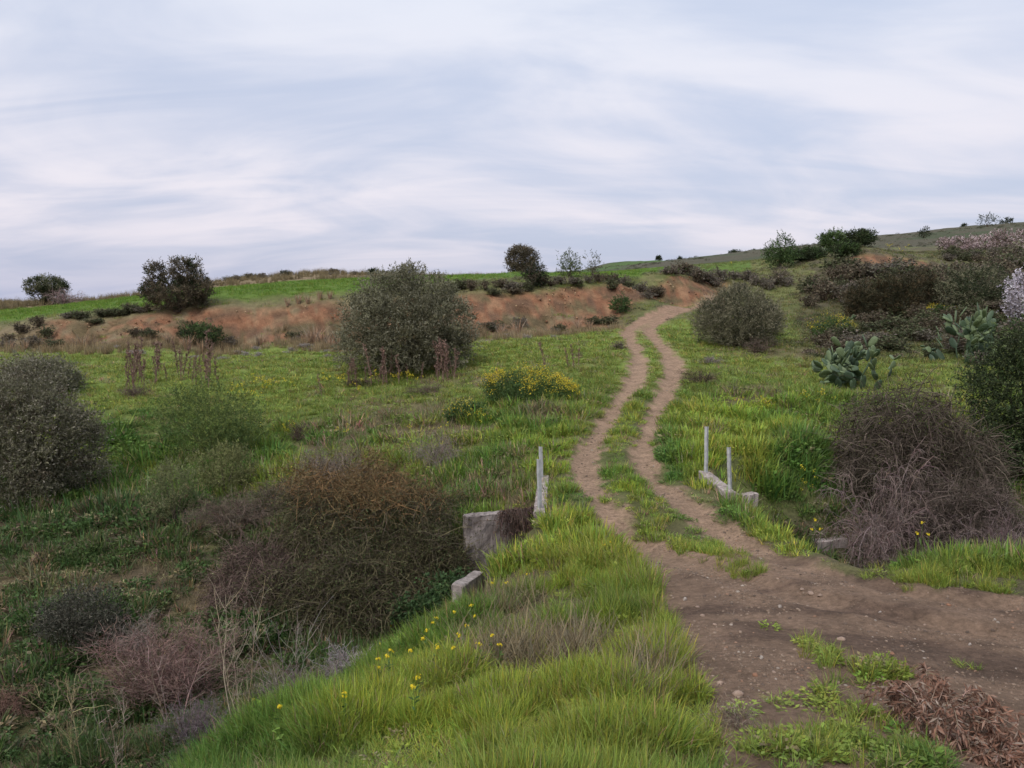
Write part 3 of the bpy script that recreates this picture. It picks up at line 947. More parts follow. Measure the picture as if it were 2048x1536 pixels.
def scatter_object(name, X, Y, Z, idx, scl, rot, col, coll):
    n = len(X)
    me = bpy.data.meshes.new(name)
    me.vertices.add(n)
    me.vertices.foreach_set('co', np.stack([X, Y, Z], -1).astype(np.float32).ravel())
    a = me.attributes.new('idx', 'INT', 'POINT'); a.data.foreach_set('value', np.asarray(idx, np.int32))
    a = me.attributes.new('scl', 'FLOAT_VECTOR', 'POINT'); a.data.foreach_set('vector', np.asarray(scl, np.float32).ravel())
    a = me.attributes.new('rot', 'FLOAT_VECTOR', 'POINT'); a.data.foreach_set('vector', np.asarray(rot, np.float32).ravel())
    a = me.attributes.new('tint', 'FLOAT_VECTOR', 'POINT'); a.data.foreach_set('vector', np.asarray(col, np.float32).ravel())
    o = link(name, me)
    ng = bpy.data.node_groups.new(name + '_scatter', 'GeometryNodeTree')
    ng.interface.new_socket('Geometry', in_out='INPUT', socket_type='NodeSocketGeometry')
    ng.interface.new_socket('Geometry', in_out='OUTPUT', socket_type='NodeSocketGeometry')
    gi = ng.nodes.new('NodeGroupInput'); go = ng.nodes.new('NodeGroupOutput')
    iop = ng.nodes.new('GeometryNodeInstanceOnPoints')
    ci = ng.nodes.new('GeometryNodeCollectionInfo')
    ci.inputs['Collection'].default_value = coll
    ci.inputs['Separate Children'].default_value = True
    ci.inputs['Reset Children'].default_value = True

    def attr(nm, ty):
        q = ng.nodes.new('GeometryNodeInputNamedAttribute'); q.data_type = ty
        q.inputs['Name'].default_value = nm
        return q.outputs['Attribute']
    L = ng.links.new
    L(gi.outputs[0], iop.inputs['Points']); L(ci.outputs[0], iop.inputs['Instance'])
    iop.inputs['Pick Instance'].default_value = True
    L(attr('idx', 'INT'), iop.inputs['Instance Index'])
    L(attr('scl', 'FLOAT_VECTOR'), iop.inputs['Scale'])
    L(attr('rot', 'FLOAT_VECTOR'), iop.inputs['Rotation'])
    L(iop.outputs[0], go.inputs[0])
    md = o.modifiers.new('scatter', 'NODES'); md.node_group = ng
    tag(o, kind='stuff')
    return o


def fan(n, r0, r1, rs, tmax=0.74):
    th = (rs.rand(n) * 2 - 1) * tmax
    r = np.exp(math.log(r0) + rs.rand(n) * math.log(r1 / r0))
    return r * np.sin(th), r * np.cos(th)


GRASS_COLL = proto_coll('grass_tuft', [
    tuft(1, 30, 0.30, 0.0085, 0.085, 0.28, 4, 0.7), tuft(2, 34, 0.34, 0.0075, 0.10, 0.34, 4, 0.9), tuft(3, 24, 0.26, 0.010, 0.07, 0.22, 4, 0.5),
    tuft(4, 22, 0.30, 0.017, 0.16, 0.30, 4, 0.6), tuft(5, 20, 0.28, 0.020, 0.18, 0.38, 4, 0.8),
    tuft(6, 16, 0.30, 0.045, 0.38, 0.35, 2, 0.4), tuft(7, 16, 0.30, 0.050, 0.42, 0.45, 2, 0.5),
    weed(8, 46, 0.16, 0.085), weed(9, 60, 0.20, 0.06, 0.65)], M_GRASS)


def build_grass():
    rs = np.random.RandomState(5)
    XS, YS, IX, SC_, TI = [], [], [], [], []
    for (n, r0, r1, lod) in ((62000, 2.3, 12, 0), (52000, 12, 46, 1), (42000, 46, 112, 2)):
        X, Y = fan(n, r0, r1, rs)
        Z = H(X, Y); z = zones(X, Y, Z)
        px, py, nf, nz = z['px'], z['py'], z['nf'], z['n']
        clump = fbm(X * 1.7, Y * 1.7, 91, 3)
        big = fbm(X / 3.0, Y / 3.0, 93, 3)
        yg = blob(px, py, YELLOWGREEN, (nf - .5) * .8); lu = blob(px, py, LUSH, (nf - .5) * .9); br = blob(px, py, BROWNISH, (nf - .5) * .9)
        keep = (z['dirt'] < 0.35 + 0.3 * rs.rand(len(X))) & (z['red'] < 0.3) & (z['scrub_sky'] < 0.5)
        keep &= rs.rand(len(X)) > sstep(0.56, 0.38, clump) * np.where(Y < 14, 0.85, 0.6)
        kerb = blob(px, py, [(1432, 970, 62, 55), (1495, 1000, 40, 40), (1655, 1098, 60, 28), (940, 1175, 75, 60), (1083, 1035, 22, 45)])
        keep &= rs.rand(len(X)) > kerb * 0.9
        keep &= rs.rand(len(X)) > br * 0.55
        keep &= rs.rand(len(X)) > (z['patch'] * (Y < 10)) * (0.45 + 0.5 * sstep(.6, .42, nf))
        keep &= ~((Y > 44) & (z['field'] < 0.4) & (px < 1380) & (rs.rand(len(X)) < 0.75))
        # base heights by place
        hh = np.interp(Y, [3, 7, 12, 18], [0.50, 0.60, 0.78, 0.85]) * (0.35 + 1.25 * sstep(0.2, 0.8, clump))
        hh = np.where((Y > 27) & (z['field'] < 0.5), 0.55, hh)
        hh = np.where(z['field'] > 0.4, 0.55, hh)
        hh *= 1 + 0.25 * lu
        hh = hh * (1 - 0.4 * (z['patch'] * (Y < 10)))
        edge = sstep(0.9, 0.35, z['dr'])
        hh *= 1 - 0.55 * edge
        hh = np.where((z['dirt'] > 0.05), hh * 0.6, hh)
        hh = np.where(z['centre'], 0.42, hh)
        ditch = Z < -0.5
        col = np.tile(np.array([[0.150, 0.222, 0.042]]), (len(X), 1))

        def lay(c, w):
            col[:] = col * (1 - w[:, None]) + np.asarray(c) * w[:, None]
        lay((0.275, 0.355, 0.046), yg * 0.85)
        lay((0.25, 0.305, 0.052), sstep(0.45, 0.60, big) * 0.75)
        lay((0.10, 0.20, 0.04), sstep(0.46, 0.34, big) * (Y < 25) * 0.7)
        lay((0.215, 0.262, 0.06), sstep(25, 31, Y) * 0.85)
        lay((0.085, 0.17, 0.038), lu * 0.8)
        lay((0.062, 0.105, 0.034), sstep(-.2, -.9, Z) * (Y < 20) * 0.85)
        lay((0.15, 0.12, 0.075), ((rs.rand(len(X)) < .22) & (Z < -.6) & (Y < 20)) * 1.0)
        lay((0.24, 0.21, 0.11), (rs.rand(len(X)) < (0.025 + 0.33 * br)) * 1.0)
        lay((0.26, 0.22, 0.12), ((rs.rand(len(X)) < 0.16 * sstep(0.5, 0.62, nz)) & (Y > 14) & (z['field'] < .4)) * 1.0)
        lay((0.15, 0.255, 0.036), (z['field'] > 0.4) * 1.0)
        lay((0.16, 0.27, 0.05), (z['field'] > 0.4) * sstep(0.48, 0.62, fbm(X / 9, Y / 22, 61, 3)))
        lay((0.135, 0.14, 0.058), sstep(30, 36, Y) * sstep(1540, 1620, px) * 0.85)
        lay((0.16, 0.17, 0.065), ((Y > 52) & (px > 1380)) * 0.7)
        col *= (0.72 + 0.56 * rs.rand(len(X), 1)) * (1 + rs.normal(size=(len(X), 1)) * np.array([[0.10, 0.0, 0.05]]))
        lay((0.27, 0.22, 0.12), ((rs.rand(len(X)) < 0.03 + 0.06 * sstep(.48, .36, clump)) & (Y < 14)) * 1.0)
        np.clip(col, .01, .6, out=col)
        if lod == 0:
            ix = rs.randint(0, 3, len(X)); wd = (rs.rand(len(X)) < (0.05 + 0.28 * (z['patch'] * (Y < 10)) + 0.4 * ditch)); ix = np.where(wd, 7 + rs.randint(0, 2, len(X)), ix)
        elif lod == 1:
            ix = 3 + rs.randint(0, 2, len(X)); wd = (rs.rand(len(X)) < 0.15 + 0.4 * ditch * (Y < 19) + 0.25 * lu); ix = np.where(wd, 7 + rs.randint(0, 2, len(X)), ix)
        else:
            ix = 5 + rs.randint(0, 2, len(X))
        s = hh * (0.75 + 0.5 * rs.rand(len(X)))
        sx = np.maximum(s, 0.55) * (1.0 if lod < 2 else 1.1)
        if lod == 1:
            g = np.clip(Y / 18, 1, 2.2); sx = sx * g
        k = keep
        XS.append(X[k]); YS.append(Y[k]); IX.append(ix[k]); SC_.append(np.stack([sx, sx, s], -1)[k]); TI.append(col[k])
    X = np.concatenate(XS); Y = np.concatenate(YS)
    n = len(X)
    rot = np.stack([rs.normal(size=n) * 0.07, rs.normal(size=n) * 0.07, rs.rand(n) * 6.28], -1)
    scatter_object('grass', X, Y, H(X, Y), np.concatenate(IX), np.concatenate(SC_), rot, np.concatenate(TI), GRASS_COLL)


build_grass()

DRY_COLL = proto_coll('dry_tuft', [tuft(21, 30, 0.55, 0.022, 0.14, 0.16, 3, 0.25, dead_f=(1.2, 1.15, 1.0)), tuft(22, 26, 0.50, 0.026, 0.18, 0.25, 3, 0.35, dead_f=(1.2, 1.15, 1.0)), tuft(23, 22, 0.35, 0.008, 0.10, 0.5, 4, 0.9, dead_f=(1.2, 1.15, 1.0))], M_GRASS)


def build_dry():
    rs = np.random.RandomState(15)
    XS, YS, IX, S, T = [], [], [], [], []

    def put(X, Y, k, ix, s, c):
        XS.append(X[k]); YS.append(Y[k]); IX.append(np.broadcast_to(ix, X.shape)[k]); S.append(np.broadcast_to(s, X.shape)[k]); T.append(np.broadcast_to(c, X.shape + (3,))[k])
    X, Y = fan(60000, 44, 125, rs); Z = H(X, Y); z = zones(X, Y, Z)
    m = fbm(X / 1.8, Y / 1.8, 95, 3)
    foot = (Y > 44.5) & (Y < 51) & (z['px'] < 1250) & (m > 0.52) & (z['red'] < 0.7) & (z['dirt'] < .2)
    sky = (z['scrub_sky'] > 0.4) & (m > 0.5)
    put(X, Y, foot & (rs.rand(len(X)) < .5), rs.randint(0, 2, len(X)), 0.5 + 0.6 * rs.rand(len(X)), np.array([0.26, 0.205, 0.125]))
    put(X, Y, sky & (rs.rand(len(X)) < .8), rs.randint(0, 2, len(X)), 0.6 + 0.9 * rs.rand(len(X)) ** 2, np.array([0.20, 0.165, 0.095]))
    X, Y = fan(16000, 3.0, 30, rs); Z = H(X, Y); z = zones(X, Y, Z)
    br = blob(z['px'], z['py'], BROWNISH, (z['nf'] - .5) * .9)
    put(X, Y, (rs.rand(len(X)) < br * .5) & (z['dirt'] < .3) , 2, 0.6 + 0.6 * rs.rand(len(X)), np.array([0.22, 0.18, 0.11]))
    X, Y = fan(3000, 14, 30, rs); Z = H(X, Y); z = zones(X, Y, Z)
    X = np.concatenate(XS); Y = np.concatenate(YS); n = len(X); s = np.concatenate(S)
    rot = np.stack([rs.normal(size=n) * 0.08, rs.normal(size=n) * 0.08, rs.rand(n) * 6.28], -1)
    T_ = np.concatenate(T) * (0.75 + 0.5 * rs.rand(n, 1))
    scatter_object('dry_grass', X, Y, H(X, Y), np.concatenate(IX), np.stack([s, s, s], -1), rot, T_, DRY_COLL)


build_dry()

FLOWER_COLL = proto_coll('flower_sprig', [flower_sprig(31, 5, 0.45), flower_sprig(32, 4, 0.5), flower_sprig(33, 6, 0.4)], M_GRASS)
FLOWER_ZONES = [(620,783,230,10,.8),(480,800,60,8,.7),(830,770,70,8,.8),(820,870,150,30,.28),(930,840,50,25,.6),(600,910,50,25,.4),(600,950,60,30,.3),(520,1120,60,30,.35),(390,1090,40,30,.25),(1560,815,90,22,.35),(1500,800,80,12,.3),(1150,800,60,20,.3),(720,1180,120,30,.25),(800,1210,70,30,.3),(1640,960,60,60,.2),(1800,505,60,8,.6),(1480,535,60,8,.25),(180,845,60,10,.4),(560,870,60,30,.2)]


def build_flowers():
    rs = np.random.RandomState(25)
    X, Y = fan(50000, 9, 90, rs); Z = H(X, Y); z = zones(X, Y, Z)
    w = np.zeros(len(X))
    for (a, b, rx, ry, p) in FLOWER_ZONES:
        w = np.maximum(w, p * sstep(1.15, 0.4, np.hypot((z['px'] - a) / rx, (z['py'] - b) / ry)))
    m = fbm(X * 1.1, Y * 1.1, 97, 3)
    k = (rs.rand(len(X)) < w * sstep(0.38, 0.6, m) * 0.28) & (z['dirt'] < .1) & (z['red'] < .3)
    X, Y = X[k], Y[k]; n = len(X)
    s = (0.7 + 0.5 * rs.rand(n)) * np.clip(Y / 25, 0.75, 1.7)
    c = np.array([0.72, 0.60, 0.05])[None] * (0.75 + 0.4 * rs.rand(n, 1))
    scatter_object('yellow_flowers', X, Y, H(X, Y), rs.randint(0, 3, n), np.stack([s, s, s * .9], -1), np.stack([0 * s, 0 * s, rs.rand(n) * 6.28], -1), c, FLOWER_COLL)


build_flowers()

ROCK_COLL = proto_coll('pebble', [rock_mesh('pebble', 40 + i, 1.0, 1) for i in range(4)], M_STONEI)


def build_gravel():
    rs = np.random.RandomState(35)
    X, Y = fan(110000, 2.6, 30, rs); Z = H(X, Y); z = zones(X, Y, Z)
    m = fbm(X * 1.5, Y * 1.5, 99, 3)
    k = (z['dirt'] > 0.5) & (rs.rand(len(X)) < sstep(0.33, 0.60, m) * 0.85)
    X, Y = X[k], Y[k]; n = len(X)
    s = (0.007 + 0.026 * rs.rand(n) ** 4) * np.clip(Y / 9, 0.7, 1.6)
    pal = np.array([[0.235, 0.175, 0.13], [0.20, 0.142, 0.103], [0.31, 0.26, 0.215], [0.25, 0.155, 0.105], [0.125, 0.092, 0.072]])
    c = pal[rs.choice(5, n, p=[.27, .35, .035, .07, .275])] * (0.8 + 0.4 * rs.rand(n, 1))
    scatter_object('gravel', X, Y, H(X, Y), rs.randint(0, 4, n), np.stack([s, s, s], -1), rs.rand(n, 3) * np.array([0.5, 0.5, 6.28]), c, ROCK_COLL)
    # broken rock in the earth cuttings
    X, Y = fan(90000, 49, 77, rs, 0.62); Z = H(X, Y); z = zones(X, Y, Z)
    m = fbm(X * 0.45, Y * 0.45, 101, 3)
    k = (z['red'] > 0.5) & (rs.rand(len(X)) < sstep(0.47, 0.62, m) * 0.20)
    X, Y = X[k], Y[k]; n = len(X)
    s = 0.025 + 0.10 * rs.rand(n) ** 3
    pal = np.array([[0.28, 0.17, 0.095], [0.33, 0.235, 0.14], [0.21, 0.11, 0.062], [0.13, 0.08, 0.055]])
    c = pal[rs.randint(0, 4, n)] * (0.8 + 0.4 * rs.rand(n, 1))
    lump = (fbm(X * 1.2, Y * 1.2 + H(X, Y) * 2, 81, 4) - 0.5)
    scatter_object('cutting_stones', X, Y - z['red'][k] * lump * 1.1, H(X, Y), rs.randint(0, 4, n), np.stack([s, s, s], -1), rs.rand(n, 3) * 6.28, c, ROCK_COLL)


build_gravel()

SCRUB_COLL = proto_coll('scrub_clump', [scrub_ball(51, 90), scrub_ball(52, 110), scrub_ball(53, 80)], M_BUSHI)


def build_scrub():
    rs = np.random.RandomState(45)
    X, Y = fan(9000, 110, 470, rs, 0.66); Z = H(X, Y); z = zones(X, Y, Z)
    m = fbm(X / 11, Y / 22, 103, 3)
    k = ((z['hill'] > .5) & (z['px'] > 1100) & (rs.rand(len(X)) < sstep(0.40, 0.62, m) * .9)) | ((z['scrub_sky'] > .5) & (rs.rand(len(X)) < .35))
    X, Y = X[k], Y[k]; n = len(X)
    s = (0.25 + 0.55 * rs.rand(n) ** 2) * np.clip(Y / 200, .8, 1.6)
    pal = np.array([[0.075, 0.08, 0.05], [0.10, 0.10, 0.06], [0.13, 0.115, 0.08], [0.06, 0.075, 0.04]])
    c = pal[rs.randint(0, 4, n)] * (0.8 + 0.4 * rs.rand(n, 1))
    scatter_object('hillside_scrub', X, Y, H(X, Y), rs.randint(0, 3, n), np.stack([s, s, s * .8], -1), np.stack([0 * s, 0 * s, rs.rand(n) * 6.28], -1), c, SCRUB_COLL)
    # broken-up low cover on the right-hand slope and along the lip of the cutting
    X, Y = fan(16000, 24, 100, rs, 0.66); Z = H(X, Y); z = zones(X, Y, Z)
    m = fbm(X / 2.5, Y / 2.5, 105, 3)
    right = (z['px'] > 1580) & (Y > 34) & (m > 0.43)
    lip = (z['px'] > 820) & (z['px'] < 1560) & (z['red'] < .4) & (Y > 52.5) & (z['field'] < .4) & (m > .42) & (z['dirt'] < .1)
    foot = (z['px'] < 1350) & (Y > 48) & (Y < 52) & (m > .5) & (z['dirt'] < .1)
    k = (right & (rs.rand(len(X)) < .85)) | (lip & (rs.rand(len(X)) < .5)) | (foot & (rs.rand(len(X)) < .35))
    X, Y = X[k], Y[k]; n = len(X)
    s = 0.15 + 0.25 * rs.rand(n)
    pal = np.array([[0.12, 0.105, 0.075], [0.10, 0.11, 0.055], [0.16, 0.125, 0.10], [0.075, 0.085, 0.045]])
    c = pal[rs.randint(0, 4, n)] * (0.8 + 0.4 * rs.rand(n, 1))
    scatter_object('low_scrub', X, Y, H(X, Y), rs.randint(0, 3, n), np.stack([s, s, s * .75], -1), np.stack([0 * s, 0 * s, rs.rand(n) * 6.28], -1), c, SCRUB_COLL)


build_scrub()


# ------------------------------------------------------------------ trees and leafy bushes
def leafy(name, px, Y, wpx, hpx, label, cat, seed, pal, lobes=None, leaf=0.10, wid=0.03, clumps=420, per=42, sil=None, group=None, depth=0.9, trunk=0.09, up=0.35, crown_name='crown', sink=0.0, clr=0.085, limbs=16, pos=None):
    p = at(px, Y) if pos is None else pos
    k = (Y * CP - (p[2] - CAMZ) * SP) / F
    w, h = wpx * k, hpx * k
    if lobes is None:
        rs = np.random.RandomState(seed + 5)
        lobes = [(0, 0, h * 0.48, w * 0.47, w * 0.47 * depth, h * 0.52)]
        for i in range(7):
            a = i * 0.9 + rs.rand() * .8
            e = 0.25 + 0.45 * rs.rand()
            q = 0.20 + 0.10 * rs.rand()
            lobes.append((math.cos(a) * w * 0.30, math.sin(a) * w * 0.28 * depth, h * e, w * q, w * q * depth, h * q * 1.15))
    else:
        lobes = [(x * w, y * w, z * h, rx * w, ry * w, rz * h) for (x, y, z, rx, ry, rz) in lobes]
    t = thing(name, (p[0], p[1], p[2] - sink), label, cat, group)
    me, c = crown_mesh(name + '_crown', seed, lobes, clumps, per, leaf, wid, pal, clr * min(w, h), up, sil)
    o = link(crown_name, me, M_LEAF, t)
    o['kind'] = 'stuff'
    link('trunk', trunk_mesh(name + '_trunk', seed, c, trunk, nl=limbs), M_BARK, t)
    return t


OLIVE = [(0.145, 0.142, 0.086), (0.168, 0.163, 0.10), (0.19, 0.182, 0.115), (0.12, 0.118, 0.07)]
BROWNLEAF = [(0.11, 0.09, 0.06), (0.14, 0.115, 0.075), (0.085, 0.07, 0.048)]
DKGREEN = [(0.030, 0.042, 0.020), (0.040, 0.055, 0.024), (0.055, 0.068, 0.03)]
MIDGREEN = [(0.055, 0.095, 0.030), (0.075, 0.12, 0.038), (0.045, 0.075, 0.026)]

leafy('round_bush', 815, 36, 268, 206, 'large dome-shaped grey-green bush standing alone in the green terrace below the earth cutting', 'bush', 101, OLIVE,
      lobes=[(0, 0, .46, .46, .42, .48), (-.27, .05, .40, .22, .22, .34), (.27, -.05, .38, .22, .22, .34), (-.06, -.1, .72, .24, .22, .26), (.10, .05, .70, .24, .22, .24), (-.30, -.15, .22, .19, .19, .22), (.30, -.1, .2, .19, .19, .2), (0, -.28, .3, .28, .16, .3), (-.15, -.26, .5, .2, .14, .2), (.16, -.26, .48, .2, .14, .2)],
      leaf=0.115, wid=0.038, clumps=960, per=84, sil=(0.23, 0.222, 0.16), trunk=0.16, clr=0.036)
leafy('broad_tree', 355, 53.5, 138, 108, 'dark tree with a split two-headed crown on the lip of the red earth cutting', 'tree', 102, BROWNLEAF + DKGREEN[1:2],
      lobes=[(-.02, 0, .26, .40, .34, .28), (-.29, 0, .66, .115, .14, .20), (.10, 0, .68, .175, .18, .27), (.25, .03, .74, .085, .1, .17), (.34, 0, .40, .15, .15, .22), (-.37, 0, .36, .12, .13, .16)],
      leaf=0.14, wid=0.05, clumps=520, per=54, trunk=0.14, clr=0.035)
leafy('flat_topped_tree', 93, 82, 84, 58, 'small flat-topped dark tree on the skyline beside a pinkish bare bush', 'tree', 103, OLIVE[:2] + DKGREEN,
      lobes=[(0, 0, .70, .42, .36, .26), (-.22, 0, .62, .26, .25, .22), (.24, 0, .60, .26, .25, .22), (-.12, 0, .30, .22, .2, .3), (.2, 0, .26, .3, .2, .26)],
      leaf=0.16, wid=0.06, clumps=330, per=48, trunk=0.13, clr=0.05)
leafy('skyline_tree', 1043, 97, 66, 60, 'lone rounded brownish tree standing in the green field on the skyline', 'tree', 104, BROWNLEAF,
      lobes=[(0, 0, .52, .44, .4, .46), (-.22, 0, .62, .24, .24, .3), (.22, 0, .55, .26, .26, .34), (0, 0, .8, .28, .28, .2), (.1, 0, .2, .34, .3, .2), (-.15, 0, .2, .26, .25, .2)],
      leaf=0.16, wid=0.06, clumps=460, per=48, trunk=0.14, clr=0.04)
leafy('silvery_bush', 62, 21.3, 305, 280, 'big silvery grey bush with pale leaf tips growing on the grassy bank of the ditch', 'bush', 105, OLIVE + BROWNLEAF[:1],
      lobes=[(0, 0, .45, .44, .42, .46), (-.3, 0, .5, .24, .24, .36), (.28, 0, .34, .22, .22, .3), (.05, -.2, .66, .26, .2, .3), (-.1, .1, .78, .26, .24, .22), (.22, -.15, .5, .2, .18, .26), (.1, -.3, .25, .26, .16, .24)],
      leaf=0.075, wid=0.024, clumps=1080, per=84, sil=(0.275, 0.25, 0.195), trunk=0.12, clr=0.036)
leafy('grey_bush', 95, 32, 125, 66, 'smaller dark grey-green bush peeping out behind the big silvery bush', 'bush', 106, OLIVE, leaf=0.11, wid=0.035, clumps=380, per=36, sil=(0.2, 0.19, 0.15), trunk=0.07)
leafy('feathery_bush', 1475, 38, 172, 116, 'rounded feathery grey-green bush with pale straw-coloured top at the bend of the track', 'bush', 107, OLIVE + [(0.05, 0.055, 0.035)],
      lobes=[(0, 0, .42, .46, .42, .48), (-.26, 0, .34, .24, .24, .34), (.26, 0, .36, .24, .24, .34), (0, -.1, .70, .30, .28, .26), (-.12, -.25, .3, .26, .18, .3), (.16, -.25, .3, .26, .18, .3)],
      leaf=0.15, wid=0.022, clumps=800, per=54, sil=(0.27, 0.245, 0.17), trunk=0.08, up=0.9, clr=0.05)
leafy('dark_leafy_bush', 2062, 22, 265, 315, 'tall dark green leafy bush beside the dry tangle at the ditch edge', 'bush', 108, DKGREEN + MIDGREEN[2:],
      lobes=[(0, 0, .45, .46, .42, .48), (-.26, 0, .55, .24, .24, .30), (.2, 0, .6, .28, .26, .34), (-.1, -.1, .80, .26, .24, .20), (-.28, -.1, .25, .22, .22, .26), (0, -.28, .3, .3, .18, .3)],
      leaf=0.085, wid=0.035, clumps=1100, per=42, sil=(0.10, 0.13, 0.05), trunk=0.12, clr=0.055)
leafy('olive_shrub', 1945, 46, 125, 92, 'dusky green shrub on the slope behind the prickly pear', 'shrub', 109, DKGREEN + OLIVE[:2], leaf=0.14, wid=0.04, clumps=420, per=30, trunk=0.08)
for i, (px, Y, w, h) in enumerate(((1722, 47.5, 62, 78), (1768, 48.5, 60, 88), (1808, 47, 62, 92), (1846, 48.5, 56, 84))):
    leafy('conifer_shrub', px, Y, w, h, 'brownish dark upright shrub in the close-grown row across the slope', 'shrub', 110 + i, [(0.055, 0.050, 0.026), (0.085, 0.062, 0.032), (0.04, 0.042, 0.022)],
          lobes=[(0, 0, .35, .5, .45, .36), (0, 0, .66, .32, .3, .34), (.2, 0, .5, .26, .25, .3), (-.2, 0, .5, .26, .25, .3)], leaf=0.16, wid=0.035, clumps=230, per=30, trunk=0.06, up=0.9, group='row of upright shrubs')
leafy('slender_tree', 1139, 60, 44, 52, 'small airy light green tree on the lip of the earth cutting', 'tree', 120, [(0.10, 0.125, 0.05), (0.08, 0.10, 0.045)], leaf=0.14, wid=0.05, clumps=75, per=24, trunk=0.035, clr=0.1, up=0.6)
leafy('thin_sapling', 1186, 61, 34, 46, 'thin sparse sapling beside the airy light green tree', 'tree', 121, [(0.10, 0.11, 0.05), (0.085, 0.085, 0.05)], leaf=0.14, wid=0.04, clumps=34, per=18, trunk=0.03, clr=0.1, up=0.6)
leafy('dark_shrub', 1070, 56, 42, 46, 'dark upright shrub on the field edge below the skyline tree', 'shrub', 122, BROWNLEAF[2:] + DKGREEN[:1], leaf=0.14, wid=0.05, clumps=110, per=30, trunk=0.04)
leafy('young_tree', 1560, 76, 62, 62, 'upright fresh green young tree in front of the far green hill', 'tree', 123, MIDGREEN, leaf=0.18, wid=0.07, clumps=150, per=30, trunk=0.06, up=0.8, clr=0.08)
leafy('mound_tree', 1665, 79, 50, 40, 'light green tree growing on the grassy mound beside a dark round bush', 'tree', 124, MIDGREEN + [(0.10, 0.14, 0.05)], leaf=0.18, wid=0.07, clumps=170, per=30, trunk=0.05, up=0.6, clr=0.08)
leafy('mound_bush', 1716, 79.5, 56, 30, 'dark round bush on top of the grassy mound above the red bank', 'bush', 125, DKGREEN + MIDGREEN[:1], leaf=0.18, wid=0.07, clumps=260, per=30, trunk=0.05)
leafy('hedge_bush', 1612, 78, 70, 20, 'low dark green spreading bush between the young tree and the mound', 'bush', 126, DKGREEN + MIDGREEN[:1], leaf=0.18, wid=0.07, clumps=260, per=30, trunk=0.05)
leafy('creeper_bush', 1690, 75.5, 50, 26, 'dark green bush hanging over the red bank below the mound', 'bush', 127, DKGREEN + MIDGREEN, leaf=0.18, wid=0.07, clumps=220, per=30, trunk=0.05)
leafy('pale_broom', 430, 23.6, 185, 165, 'soft light green broom bush with feathery shoots on the grassy bank', 'bush', 128, [(0.16, 0.20, 0.055), (0.12, 0.165, 0.05), (0.085, 0.13, 0.042)], leaf=0.07, wid=0.022, clumps=520, per=42, trunk=0.03, up=1.1, depth=.8)
leafy('pale_broom', 452, 20.4, 120, 95, 'spiky yellow-green broom bush above the dark purple-brown brushwood', 'bush', 129, [(0.19, 0.20, 0.08), (0.15, 0.16, 0.065)], leaf=0.07, wid=0.018, clumps=200, per=36, trunk=0.02, up=1.5, depth=.8)
leafy('pale_broom', 350, 18.5, 110, 125, 'thin grey-green broom bush on the open bank below the feathery one', 'bush', 130, [(0.18, 0.195, 0.09), (0.14, 0.155, 0.07)], leaf=0.06, wid=0.016, clumps=170, per=36, trunk=0.02, up=1.3, depth=.8)
leafy('dark_cushion', 165, 13.2, 150, 120, 'dark grey-green cushion shrub at the bottom of the ditch', 'shrub', 131, [(0.06, 0.062, 0.045), (0.085, 0.08, 0.06)], leaf=0.045, wid=0.016, clumps=500, per=36, sil=(0.15, 0.14, 0.11), trunk=0.025)
leafy('green_mound', 405, 49.7, 80, 40, 'low dark green shrub at the foot of the red earth cutting', 'shrub', 132, DKGREEN + MIDGREEN, leaf=0.12, wid=0.05, clumps=180, per=30, trunk=0.03)
leafy('green_mound', 1240, 53.5, 34, 32, 'small green shrub against the earth cutting near the track', 'shrub', 133, MIDGREEN, leaf=0.12, wid=0.05, clumps=90, per=24, trunk=0.03)

# blossom trees: leafless, the flowers on the twigs
BLOSSOM = [(0.48, 0.37, 0.38), (0.56, 0.46, 0.46), (0.34, 0.25, 0.25), (0.16, 0.12, 0.10), (0.12, 0.10, 0.07)]
for i, (px, Y, w, h) in enumerate(((1915, 95, 70, 26), (1968, 96, 84, 34), (2025, 95, 90, 42))):
    leafy('almond_tree', px, Y, w, h, 'pale pink blossoming almond tree below the dark hill', 'tree', 140 + i, BLOSSOM, leaf=0.14, wid=0.1, clumps=260, per=18, trunk=0.08, clr=0.09, crown_name='blossom', group='blossoming almond trees under the hill', up=0.5)
leafy('blossom_tree', 2052, 41, 80, 108, 'white-flowering almond tree on the slope above the dark leafy bush', 'tree', 145, [(0.66, 0.62, 0.68), (0.55, 0.5, 0.56), (0.2, 0.17, 0.16)], leaf=0.10, wid=0.07, clumps=330, per=18, trunk=0.07, clr=0.09, crown_name='blossom', up=0.5)

